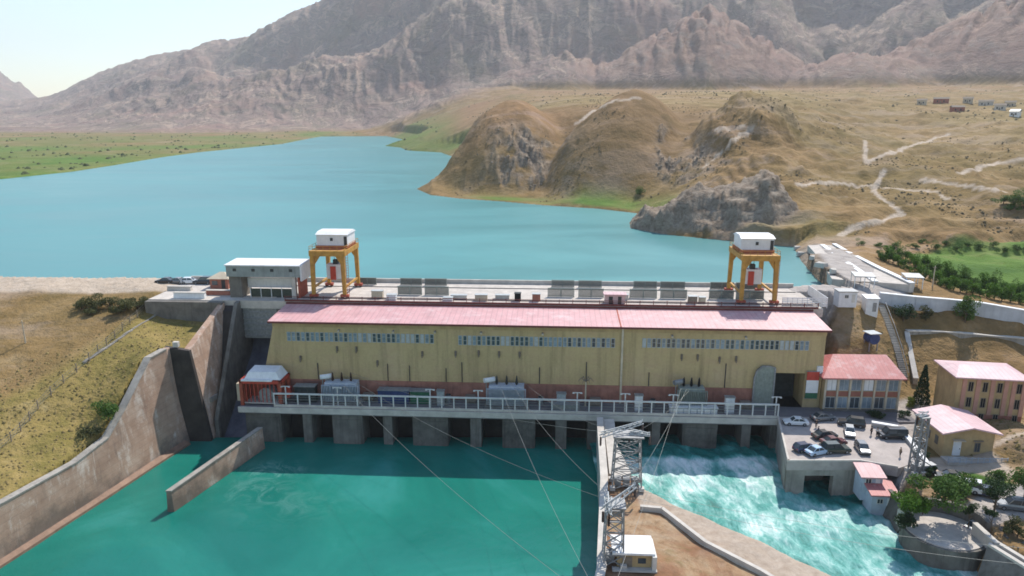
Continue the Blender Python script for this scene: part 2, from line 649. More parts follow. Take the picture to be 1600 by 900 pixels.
# left bank and embankment
CTL += [(-64.8, 132.6, 11.0), (-66.2, 127.6, 12.0), (-67.4, 123.5, 11.8), (-68, 120.3, 9.2), (-68.8, 115.4, 5.1), (-69.6, 110.9, 2.2), (-71.2, 104, 0.9), (-73.5, 94.6, 0.8), (-75, 88, 0.8), (-82, 60, 0.5)]
CTL += [(-63, 141, 12.6), (-72, 141, 13.0), (-80, 143.5, 14.6), (-64, 136, 12.2), (-74, 130, 11.6), (-80, 120, 8.0), (-85, 105, 3.5), (-95, 92, 1.6), (-100, 120, 8.4), (-100, 140, 13.2), (-120, 100, 4.5), (-120, 130, 11.2), (-150, 110, 7),
        (-200, 120, 8), (-110, 70, 0.5)]
for s in (-62, -80, -110, -150, -220, -420):
    CTL += [(*W(s, 29)[:2], 17.3), (*W(s, 23)[:2], 17.3), (*W(s, 15 if s > -90 else 18)[:2], 17.2)]
CTL += [(*W(-75, 10.5)[:2], 13.4), (*W(-66, 9.5)[:2], 12.8)]
# right bank: yard, slopes, pit, road
P3 = [(1300, 640, 0), (1400, 640, 0), (1440, 660, 0), (1420, 735, -.3), (1500, 725, -.4), (1590, 725, .3), (1600, 680, 3.5), (1585, 660, 3.0), (1420, 770, -1), (1500, 790, -1.3), (1600, 800, -1.2), (1600, 850, -1.5),
      (1560, 850, -1.6), (1600, 900, -2), (1415, 522, 9.3), (1500, 525, 9.0), (1600, 531, 8.6), (1500, 545, 7.4), (1600, 550, 7.0), (1450, 590, 3.2), (1440, 625, 0.8), (1463, 648, .8), (1597, 660, .8), (1420, 600, 2.2),
      (1405, 500, 12), (1500, 505, 11.6), (1590, 512, 11), (1380, 470, 15.0), (1480, 478, 14.2), (1600, 497, 12.8), (1430, 440, 16), (1300, 400, 17), (1245, 384, 16.8), (1500, 450, 12.5), (1600, 465, 11.8),
      (1480, 410, 12), (1600, 415, 11.5), (1400, 400, 15), (1330, 372, 17.4), (1420, 388, 14.5), (1600, 388, 14), (1290, 475, 16.2), (1340, 480, 14.5), (1360, 540, 8.5), (1300, 520, 10.5), (1380, 520, 10.5)]
CTL += [at(*p) for p in P3]
CTL += [W(64, 3, 0.8), W(76, 3, 0.8), W(64, 12.5, 13.2), W(74, 12.5, 11.5), W(60, 20, 16.6), W(72, 20, 16.6), W(60, 28, 16.8), W(78, 27, 16.6), W(56, -6, 0), (58, 100, -1.5), (62, 104, -.6), (80, 60, -2), (110, 110, 3), (140, 110, 6), (130, 150, 10)]
# the higher ground behind, by bearing and range
RAMP = {
    600: [(1120, 15), (1250, 16), (1450, 18), (1800, 20), (1900, 24)],
    660: [(905, 15), (1000, 22), (1200, 32), (1500, 42), (1900, 56)],
    720: [(700, 18), (900, 34), (1100, 50), (1450, 74), (1900, 104)],
    800: [(420, 17), (480, 46), (560, 58), (750, 68), (1000, 80), (1400, 101), (1900, 127)],
    900: [(350, 16), (400, 24), (480, 58), (560, 68), (750, 77), (1000, 87), (1400, 101), (1900, 127)],
    1000: [(322, 15.5), (345, 18), (430, 50), (550, 67), (750, 78), (1000, 88), (1400, 101), (1900, 127)],
    1100: [(300, 19), (330, 25), (380, 42), (450, 58), (550, 68), (750, 80), (1000, 89), (1400, 101), (1900, 127)],
    1200: [(262, 20), (300, 30), (340, 40), (430, 52), (550, 64), (750, 78), (1000, 90), (1400, 101), (1900, 127)],
    1350: [(232, 17.6), (262, 21), (300, 25.5), (340, 29.5), (450, 37), (560, 43), (700, 52), (1000, 80), (1400, 101), (1900, 127)],
    1500: [(232, 15.5), (262, 19), (300, 23), (340, 27.5), (450, 35), (560, 43), (700, 54), (1000, 80), (1400, 101), (1900, 127)],
    1620: [(240, 15), (270, 18), (310, 22), (340, 25), (450, 34), (560, 43), (700, 54), (1000, 80), (1400, 101), (1900, 127)],
    2300: [(150, 12), (250, 15), (340, 22), (560, 42), (1000, 80), (1900, 127)]}
for px, rows in RAMP.items():
    CTL += [ctl(px, r, z) for r, z in rows]
for px in (-900, -200, 0, 200, 420):
    CTL += [ctl(px, r, z) for r, z in ((480, 15.2), (700, 15.4), (1000, 16), (1500, 18), (2200, 24))]
CTL += [ctl(-900, 260, 14.5), ctl(-2500, 300, 15), ctl(540, 1700, 16), ctl(480, 1900, 24)]
CA = np.array(CTL, float)


def _uv(x, y):
    r = np.hypot(x, y)
    return np.arctan2(x, y) * 3.0, np.log(r) * 2.2


_cu, _cv = _uv(CA[:, 0], CA[:, 1])
_K = np.hypot(_cu[:, None] - _cu[None], _cv[:, None] - _cv[None])
_n = len(CA)
_A = np.zeros((_n + 1, _n + 1))
_A[:_n, :_n] = _K + np.eye(_n) * -1e-4
_A[_n, :_n] = 1
_A[:_n, _n] = 1
_wt = np.linalg.solve(_A, np.append(CA[:, 2], 0))


def base_ramp(x, y):
    x, y = x.ravel(), y.ravel()
    shp = np.minimum(1.0, 1900.0 / np.maximum(np.hypot(x, y), 1))
    u, v = _uv(x * shp, y * shp)
    out = np.empty(u.shape)
    for i in range(0, len(u), 40000):
        d = np.hypot(u[i:i + 40000, None] - _cu[None], v[i:i + 40000, None] - _cv[None])
        out[i:i + 40000] = d @ _wt[:_n] + _wt[_n]
    return out


RIDGE_PX = [(-1600, 260, 5200), (-400, 190, 5200), (75, 152, 4700), (130, 124, 4500), (170, 110, 4400), (205, 92, 4300), (220, 86, 4300), (250, 85, 4250), (300, 72, 4150), (372, 60, 4000), (420, 42, 3900), (480, 14, 3700), (520, -4, 3600), (600, -30, 3500), (700, -60, 3400),
            (850, -95, 3300), (1000, -120, 3200), (1200, -130, 3100), (1400, -140, 3000), (1620, -150, 3000), (2600, -120, 3200)]
_ra = np.array([math.atan2(ray(p, y)[0], ray(p, y)[1]) for p, y, r in RIDGE_PX])
_rz = np.array([CAM_Z + r * ray(p, y)[2] / math.hypot(*ray(p, y)[:2]) for p, y, r in RIDGE_PX])
_rr = np.array([r for p, y, r in RIDGE_PX], float)
_foot_px = [(-1600, 2500), (-100, 2400), (100, 2250), (300, 2080), (450, 1960), (560, 2000), (650, 1980), (760, 1980), (900, 2080), (1100, 2130), (1300, 2050), (1620, 2150), (2600, 2150)]
_fa = np.array([math.atan((p - 800) / FPX / 1.0) for p, r in _foot_px])
_fr = np.array([r for p, r in _foot_px], float)


def _range_frame(az, r):
    wob = fbm(az * 7, r * 0 + 3.3, 4, 40) * 120
    R1 = np.interp(az, _ra, _rr)
    ZR = np.interp(az, _ra, _rz)
    R0 = np.interp(az, _fa, _fr) + wob
    u = (r - R0) / (R1 - R0)
    top = np.maximum(ZR - 150 * sstep(-0.05, 0.25, az) - 30, 30)
    return u, top, R0


def erode(z, U, fixed, dx, steps, inner, K, diff):
    """stream-power erosion: water routed to the steepest neighbour cuts valleys, creep rounds the slopes"""
    ny, nx = z.shape
    n = ny * nx
    idx = np.arange(n).reshape(ny, nx)
    A = np.ones(n)
    for it in range(steps):
        zp = np.pad(z, 1, constant_values=1e9)
        best = np.zeros((ny, nx))
        rc, bd = idx.copy(), np.ones((ny, nx))
        for dy in (-1, 0, 1):
            for dx_ in (-1, 0, 1):
                if dy or dx_:
                    d = math.hypot(dy, dx_)
                    s = (z - zp[1 + dy:1 + dy + ny, 1 + dx_:1 + dx_ + nx]) / (d * dx)
                    m = s > best
                    best = np.where(m, s, best)
                    bd = np.where(m, d, bd)
                    rc = np.where(m, idx + dy * nx + dx_, rc)
        q = rc.ravel()
        wgt = np.where(q == idx.ravel(), 0, 1.0)
        for _ in range(inner):
            A = 1.0 + np.bincount(q, weights=A * wgt, minlength=n)
        e = np.minimum(K * np.sqrt(A.reshape(ny, nx) * dx * dx) * best, 0.6 * best * bd * dx)
        zq = np.pad(z, 1, mode='edge')
        lap = zq[:-2, 1:-1] + zq[2:, 1:-1] + zq[1:-1, :-2] + zq[1:-1, 2:] - 4 * z
        z = np.where(fixed, z, z + U - e + diff * lap)
        z = np.where((best <= 0) & ~fixed, z + np.abs(lap) * .12 + 0.02, z)
    return z, A.reshape(ny, nx)


def blur(a, k, n=3):
    for _ in range(n):
        for ax in (0, 1):
            p = np.pad(a, [(k, k) if i == ax else (0, 0) for i in range(2)], mode='edge')
            c = np.cumsum(p, ax)
            c = np.concatenate([np.zeros_like(np.take(c, [0], ax)), c], ax)
            m = a.shape[ax]
            a = (np.take(c, range(2 * k + 1, 2 * k + 1 + m), ax) - np.take(c, range(0, m), ax)) / (2 * k + 1)
    return a


RX0, RY0, RDX = -3700.0, 1450.0, 12.5


def _make_range():
    X, Y = np.meshgrid(np.arange(RX0, 3700, RDX), np.arange(RY0, 5600, RDX))
    A = X / 3000
    u, top, R0 = _range_frame(A, Y)
    uc = np.clip(u, 0, 1)
    body = top * uc ** 1.2 - np.clip(u - 1, 0, 3) * top * 0.35
    slant = np.interp(A, [-0.9, -0.3, -0.05, 0.15, 0.5, 0.9], [-0.85, -0.8, -0.6, -0.25, 0.25, 0.4])
    Xs = X - slant * (Y - R0)
    big = ridged(Xs / 700 + fbm(X / 500, Y / 700, 3, 8) * .55, Y / 2400, 3, 12, .5) - .55
    mid = ridged(Xs / 240 + fbm(X / 300, Y / 300, 3, 9) * .6, Y / 800, 3, 14, .5) - .6
    amp = np.minimum(1, np.clip(u, 0, 1) * 3) * np.clip(top / 430, .3, 1.15)
    z = np.maximum(body + (big * 190 + mid * 62 + fbm(X / 140, Y / 140, 4, 15) * 20) * amp, 0)
    z = z + np.random.RandomState(0).rand(*X.shape) * 2 * (u > 0)
    fixed = u <= 0
    z, fl = erode(np.where(fixed, 0, z), 0.55 * np.minimum(1, uc * 2.5) * np.clip(top / 430, .3, 1.1), fixed, RDX, 130, 14, .011, .07)
    k = body / np.maximum(blur(z, 34), 1)
    z = z * np.clip(blur(np.clip(k, .2, 1.6), 10), .2, 1.6)
    # keep the skyline where the photograph shows it
    el = np.max((z + 18 - CAM_Z) / Y, 0)
    R1, ZR = np.interp(A[0], _ra, _rr), np.interp(A[0], _ra, _rz)
    f = np.clip((ZR - 18) / np.maximum(el * R1 + 37, 20), .5, 1.8)
    p = np.pad(f, 5, mode='edge')
    f = np.convolve(p, np.ones(11) / 11, 'valid')
    f = 1 + (f - 1) * sstep(-.20, -.26, A[0])
    return z * f[None], np.log1p(fl)


_RG, _RF = _make_range()


def _bil(G, X, Y):
    fx = np.clip((X - RX0) / RDX, 0, G.shape[1] - 1.001)
    fy = np.clip((Y - RY0) / RDX, 0, G.shape[0] - 1.001)
    i, j = fx.astype(int), fy.astype(int)
    a, b = fx - i, fy - j
    return (G[j, i] * (1 - a) + G[j, i + 1] * a) * (1 - b) + (G[j + 1, i] * (1 - a) + G[j + 1, i + 1] * a) * b


def mountain(x, y):
    """height added above the plain by the range: zero before its foot"""
    az, r = np.arctan2(x, y), np.hypot(x, y)
    u, top, R0 = _range_frame(az, r)
    X = az * 3000
    h = _bil(_RG, X, r)
    X2, Y2 = X + fbm(X / 90, r / 90, 3, 50) * 22, r + fbm(X / 90 + 7, r / 90, 3, 60) * 22
    det = (ridged(X2 / 62 + 5, Y2 / 110, 4, 90, 0.55) - .75) * 10 + fbm(X / 30, r / 30, 3, 95) * 3
    h = h + det * sstep(0.05, 0.35, u) * np.clip(top / 420, .3, 1.1)

    def hill(px, rr, zz, wl, wr, dp, sharp):
        a0 = math.atan((px - 800) / FPX)
        l = (az - a0) * rr
        l = np.where(l < 0, -l / wl, l / wr)
        d = l ** sharp + (np.abs(r - rr) / dp) ** 1.5
        return zz * np.clip(1 - d, 0, 1) ** 0.95
    gul = 1 - 0.16 * np.clip(1.1 - ridged(X2 / 75, Y2 / 300, 4, 33, 0.55), 0, 1)
    f = np.maximum.reduce([hill(1090, 2050, 225, 420, 350, 420, 1.0), hill(1600, 2150, 260, 520, 300, 440, 1.05), hill(1320, 1980, 95, 280, 260, 290, 1.2), hill(880, 2120, 120, 320, 280, 320, 1.1), hill(700, 1950, 32, 260, 260, 300, 1.2)]) * gul
    h = np.maximum(h, 0) * sstep(-0.02, 0.05, u)
    m = np.maximum(h, f) + 6 * np.exp(-((h - f) / 14) ** 2) * (np.minimum(h, f) > 3)
    a0 = math.atan((-10 - 800) / FPX)
    far = 480 * np.clip(1 - np.abs((az - a0) / 0.085) ** 1.6, 0, 1) * np.clip(1 - np.abs(r - 7000) / 1600, 0, 1)
    far = far * (0.86 + 0.14 * ridged(az * 30, r / 700, 4, 21))
    return np.maximum(m, far), u


def spur(x, y, px, r0, zt, hw, nose, pw, back, seedn):
    """a rounded headland pointing at the camera: crest height zt at range r0, half width hw, nose length"""
    a0 = math.atan((px - 800) / FPX)
    az, r = np.arctan2(x, y), np.hypot(x, y)
    l = (az - a0) * np.minimum(r, r0 + 60)
    l = l + fbm(x / 60, y / 60, 3, seedn) * 5
    k = np.clip(r0 - r, 0, None) / nose
    b = np.clip(r - r0, 0, None) / back
    d = np.sqrt((l / hw) ** 2 + k ** 2)
    return (zt - 13) * (1 - d ** pw) + 13 - b * 30, d


def height(x, y, masks=False):
    x = np.asarray(x, float)
    y = np.asarray(y, float)
    r = np.hypot(x, y)
    az = np.arctan2(x, y)
    z = base_ramp(x, y).reshape(x.shape)
    dl = sdf(LAKE, x, y)
    dr = sdf(RACE, x, y)
    hills = sstep(250, 330, r) * sstep(-0.09, -0.02, az)
    A, dA = spur(x, y, 802, 488, 67, 64, 104, 1.8, 320, 3)
    A2, dA2 = spur(x, y, 748, 560, 56, 46, 120, 1.8, 240, 8)
    B, dB = spur(x, y, 978, 440, 72, 60, 98, 1.55, 260, 5)
    C, dC = spur(x, y, 1158, 430, 70, 46, 100, 1.9, 200, 6)
    gu = ridged(x / 34, y / 90, 4, 14, 0.55)
    z0 = z
    z = smax(smax(z, A - (1 - gu) * 1.0, 5), B - (1 - gu) * 0.9, 5)
    z = smax(smax(z, A2, 5), C - (1 - gu) * 4, 5)
    # the rocky outcrop by the abutment
    seg = [(57, 271), (73, 265), (86, 260)]
    dd = dline(seg, x, y)
    tt = np.clip((x - 50) / 42, 0, 1)
    rk = ridged(x / 13, y / 15, 5, 24, 0.6)
    rk2 = ridged(x / 34 + 4, y / 30, 3, 44, 0.5)
    D = 13.5 + (7 + 15 * tt) * (1 - (dd / (18 + 6 * tt)) ** 1.9) + (rk - 0.8) * 1.7 + (rk2 - 0.7) * 2.6
    rockD = sstep(2.0, -2.0, z - D) * (dd < 34) * sstep(330, 300, r)
    z = np.where(dd < 34, smax(z, D, 2.0), z)
    # worn ledges on the dry hillside
    q_ = z / 3.4 + fbm(x / 60, y / 40, 3, 91) * 0.7
    fq = q_ - np.floor(q_)
    led = sstep(0.22, 0.3, az) * sstep(215, 240, r) * sstep(620, 430, r)
    z = z + led * (sstep(0.25, 0.75, fq) - fq) * 2.6
    m, u = mountain(x, y)
    z = z + m
    # rough rock on the steep noses
    rm = np.maximum.reduce([
        sstep(0.75, 0.95, dA) * sstep(1.3, 1.05, dA) * sstep(-0.035, -0.075, az) * (z < 40),
        sstep(0.6, 0.9, dA2) * sstep(1.3, 1.05, dA2) * sstep(0.0, -0.06, az + 0.03),
        0.9 * sstep(0.55, 0.75, dC) * sstep(1.2, 1.0, dC) * sstep(0.29, 0.25, az) * sstep(415, 395, r)]) * hills
    # grey rocky gully between the two domes
    gA = np.exp(-((az - 0.022) * 400 / 22) ** 2) * sstep(385, 395, r) * sstep(448, 425, r) * (z > 17)
    rm = np.maximum(rm, gA)
    rm = rm * sstep(0.25, 0.6, 0.5 + fbm(x / 16, y / 16, 4, 66) * 0.8)
    z = z + rm * (ridged(x / 9, y / 14, 4, 26, 0.6) - 0.8) * 3.6
    # general roughness growing with distance from the works
    away = sstep(165, 330, r) * (1 - sstep(1400, 1900, r)) * sstep(-0.12, 0.0, az)
    z = z + away * (fbm(x / 55, y / 55, 5, 11) * (0.8 + 1.8 * sstep(.9, 1.4, np.minimum(dA, dB))) + (ridged(x / 90, y / 130, 4, 19) - 0.8) * 2.8 * sstep(0.25, 0.45, az))
    z = z + away * ((ridged(x / 26, y / 34, 4, 23, .55) - .75) * 1.5 + fbm(x / 11, y / 11, 3, 29) * .5) * sstep(1100, 600, r) * sstep(1.0, 1.35, np.minimum(dA, dB))
    z = z + fbm(x / 7, y / 7, 4, 12) * 0.22 * sstep(2000, 200, r)
    # shores
    flat = sstep(0, 14, dl)
    shore = Z_LAKE + 0.3 + np.clip(dl, 0, None) * np.where(dd < 30, 3.0, np.where((az > -0.2) & (r < 700), 0.55 + 0.07 * np.clip(dl - 6, 0, 40), 0.4))
    shore = shore + np.clip(dl - 30, 0, None) * 2
    z = np.where((dl > 0) & (r > 215), np.clip(z, Z_LAKE + 0.3, np.maximum(shore, Z_LAKE + 0.3)), z)
    z = np.where(dl <= 0, np.maximum(Z_LAKE - 6, Z_LAKE + 0.1 + dl * 0.6), z)
    steep = np.where(x < 0, 30.0, 2.0)
    bank = -11 + np.clip(dr, 0, None) * steep + fbm(x / 2.5, y / 2.5, 4, 77) * 0.9 * (x > 0)
    z = np.where((dr < 30) & (y < 152), np.minimum(z, np.where(dr > 0, np.maximum(bank, -11), -11)), z)
    z = np.where(np.hypot(x - 62.6, y - 91.0) < 5.75, np.minimum(z, -3.6), z)
    if masks:
        return z, dict(dl=dl, dr=dr, rockD=rockD, rm=rm, u=u, m=m, az=az, r=r, dA=dA, dB=dB, dC=dC, dA2=dA2, dd=dd)
    return z


def zat(x, y):
    return float(height(np.array([[x]]), np.array([[y]]))[0, 0])


def ground(px, py, rmin=70, rmax=4000):
    """the terrain point seen at a picture position"""
    dx, dy, dz = ray(px, py)
    hl = math.hypot(dx, dy)
    r = np.exp(np.linspace(math.log(rmin), math.log(rmax), 700))
    k = r / hl
    h = height((dx * k)[None], (dy * k)[None])[0]
    below = np.nonzero(CAM_Z + dz * k < h)[0]
    i = below[0] if len(below) else len(k) - 1
    return (dx * k[i], dy * k[i], float(h[i]))


# ranges and bearings of the terrain sheet
_az = np.radians(np.concatenate([np.arange(-70, -42, 0.5), np.arange(-42, 42, 0.088), np.arange(42, 70.1, 0.5)]))
_r = [62.0]
while _r[-1] < 9500:
    q = _r[-1]
    _r.append(q * (1.0055 if q < 300 else 1.0065 if q < 700 else 1.011 if q < 1600 else 1.0058 if q < 4400 else 1.03))
_r = np.array(_r)
AZ, RR = np.meshgrid(_az, _r)
TX, TY = np.sin(AZ) * RR, np.cos(AZ) * RR
TZ, MK = height(TX, TY, True)


def grid_mesh(name, X, Y, Z, mat_, attrs=None, smooth=True):
    nr, nc = X.shape
    me = bpy.data.meshes.new(name)
    nv = nr * nc
    me.vertices.add(nv)
    me.vertices.foreach_set('co', np.stack([X, Y, Z], -1).astype(np.float32).ravel())
    idx = np.arange(nv).reshape(nr, nc)
    q = np.stack([idx[:-1, :-1], idx[:-1, 1:], idx[1:, 1:], idx[1:, :-1]], -1).reshape(-1, 4)
    nf = len(q)
    me.loops.add(nf * 4)
    me.loops.foreach_set('vertex_index', q.ravel().astype(np.int32))
    me.polygons.add(nf)
    me.polygons.foreach_set('loop_start', np.arange(0, nf * 4, 4, dtype=np.int32))
    me.polygons.foreach_set('use_smooth', np.full(nf, smooth))
    me.update(calc_edges=True)
    for k, v in (attrs or {}).items():
        a = me.attributes.new(k, 'FLOAT', 'POINT')
        a.data.foreach_set('value', np.ascontiguousarray(v, dtype=np.float32).ravel())
    if me.polygons[0].normal.z < 0:
        me.flip_normals()
    me.materials.append(mat_)
    o = bpy.data.objects.new(name, me)
    sc.collection.objects.link(o)
    return o


PATHS = [  # tracks worn into the hillside, in picture positions laid on the terrain
    ([(1312, 368), (1345, 352), (1385, 343), (1410, 335), (1398, 325), (1378, 312), (1366, 300), (1370, 286), (1382, 268)], 1.5),
    ([(1352, 254), (1385, 240), (1430, 226), (1482, 210)], 2.2), ([(1352, 252), (1352, 220)], 1.6),
    ([(1100, 262), (1125, 240), (1150, 215), (1175, 205)], 1.2), ([(900, 195), (930, 172), (960, 158), (1000, 154)], 2.0),
    ([(1500, 270), (1540, 258), (1600, 252)], 2.2), ([(1440, 282), (1500, 290), (1570, 300)], 1.6), ([(1245, 290), (1300, 285), (1362, 292), (1460, 300)], 1.5), ([(1460, 300), (1480, 312)], 1.2),
    ([(1180, 205), (1150, 200), (1120, 205)], 1.4)]
path = np.zeros_like(TZ)
for pl, wd in PATHS:
    pts = []
    for (a, b), (c, d) in zip(pl[:-1], pl[1:]):
        for k in range(4):
            pts.append(ground(a + (c - a) * k / 4, b + (d - b) * k / 4, 190, 1500)[:2])
    pts.append(ground(*pl[-1], 190, 1500)[:2])
    pts = [p for i, p in enumerate(pts) if i == 0 or math.hypot(p[0] - pts[i - 1][0], p[1] - pts[i - 1][1]) < 90]
    path = np.maximum(path, sstep(wd * .95, wd * 0.45, dline(pts, TX, TY) + fbm(TX / 5, TY / 5, 3, 31) * 0.5))

az, r, dl = MK['az'], MK['r'], MK['dl']
n1, n2 = fbm(TX / 40, TY / 40, 5, 101), fbm(TX / 140, TY / 260, 5, 103)
rock = np.clip(np.maximum(MK['rockD'], MK['rm'] * 0.95), 0, 1)
valley = sstep(-0.05, -0.13, az) * sstep(430, 480, r) * sstep(0.02, 0.0, MK['m'] / 100)
green = valley * np.clip(0.72 + n2 * 0.5 - sstep(1000, 2000, r) * 0.45, 0, 1)
strip = sstep(0, 3, dl) * sstep(26, 8, dl) * sstep(230, 300, r) * sstep(460, 420, r) * sstep(-0.1, 0.0, az) * (1 - MK['rockD'])
green = np.maximum(green, strip * np.clip(0.62 + n1, 0, 1))
green = np.maximum(green, sstep(0, 8, dl) * sstep(60, 20, dl) * sstep(850, 900, r) * sstep(1250, 1100, r) * sstep(-0.24, -0.2, az) * 0.75)
# the irrigated field and scrub beside the road
FIELD = [at(1390, 402, 14.6)[:2], at(1470, 447, 12.6)[:2], at(1605, 478, 11.8)[:2], at(1800, 500, 11)[:2], at(1800, 408, 12)[:2], at(1600, 404, 12)[:2], at(1480, 402, 12.5)[:2]]
dfield = sdf(FIELD, TX, TY)
green = np.maximum(green, sstep(1.5, -2, dfield + n1 * 2))
land = {'rock': rock, 'green': green, 'path': path, 'range_': np.maximum(sstep(-0.04, 0.10, MK['u']) * sstep(1400, 1800, r), sstep(4, 30, MK['m']) * (r > 1400)) + sstep(5200, 5400, r) * sstep(0.1, 1, MK['m'])}
ochre_left = sstep(-20, -60, TX) * sstep(160, 150, r)
SLOPEGRASS = [(-61, 145), (-80, 146), (-84, 128), (-100, 100), (-110, 60), (-70, 60), (-60, 120)]
land['olive'] = np.clip(sstep(3, -3, sdf(SLOPEGRASS, TX, TY) + n1 * 3) * 0.9, 0, 1)
crest_d = np.minimum(0 * TX + 99, np.abs((-ST * TX + CT * (TY - OY)) - 23.5))
land['path'] = np.maximum(land['path'], sstep(7.5, 5.5, crest_d) * sstep(-58, -61, TX))
yard_poly = [at(1205, 625, 0)[:2], at(1290, 640, 0)[:2], at(1440, 628, 0)[:2], at(1470, 655, 0)[:2], at(1430, 680, 0)[:2], at(1445, 735, 0)[:2], (57, 100)]
land['yard'] = np.maximum.reduce([sstep(0.8, -0.8, sdf(yard_poly, TX, TY)),
                                  sstep(0.5, -0.5, sdf([at(*p, -1.2)[:2] for p in ((1490, 800), (1530, 775), (1610, 760), (1800, 770), (1800, 830), (1600, 812), (1545, 818))], TX, TY)),
                                  sstep(1.0, -1.0, sdf([W(59, 30.5)[:2], W(76, 31)[:2], (82.5, 180), (92, 216), (97, 214), (94, 165), (90, 153), (80, 153), W(59, 14)[:2]], TX, TY))])
land['rock'] = np.maximum(land['rock'], sstep(7, 4, dl) * sstep(-1, 0, dl) * (r > 166) * (r < 238) * sstep(.33, .36, az))
DOME_B = np.clip(sstep(1.0, .6, MK['dB']) * (r < 520), 0, 1)
land['brown'] = DOME_B * np.clip(.75 + n1 * .4, 0, 1)
land['straw'] = sstep(455, 520, r) * sstep(1500, 1000, r) * sstep(-.08, -.03, az) * np.clip(.55 + n2 * .7, 0, 1) * sstep(.5, 1.0, MK['dA'] + (r > 540))
land['red2'] = sstep(.02, .3, MK['m'] / 200) * sstep(1550, 1700, r) * sstep(2450, 2150, r) * sstep(.05, .12, az)
land['flow'] = sstep(2.6, 5.2, _bil(_RF, az * 3000, r))
lawn = sdf([at(*p, -.5)[:2] for p in ((1505, 735), (1545, 738), (1600, 765), (1580, 775), (1520, 752))], TX, TY)
land['green'] = np.maximum(land['green'], sstep(.4, -.4, lawn))
terrace = sdf([at(*p, -.3)[:2] for p in ((1447, 714), (1545, 714), (1590, 742), (1575, 750), (1520, 736), (1455, 742))], TX, TY)
walkway = dline([at(1547, 708, 0)[:2], at(1575, 693, 1.5)[:2], at(1605, 680, 3)[:2]], TX, TY)
land['path'] = np.maximum.reduce([land['path'], sstep(.4, -.4, terrace), sstep(.75, .45, walkway)])
# reddish bare earth
land['red'] = np.clip(np.maximum.reduce([sstep(0.1, 0.5, n2 + 0.1) * sstep(800, 1000, r) * 0.6, sstep(-0.16, -0.1, az) * sstep(0.0, -0.04, az) * sstep(900, 1000, r) * sstep(1700, 1500, r),
                                         sstep(0.9, 0.3, MK['dA']) * 0.5 * (r < 600), sstep(0.8, 0.2, MK['dB']) * 0.42]), 0, 1)


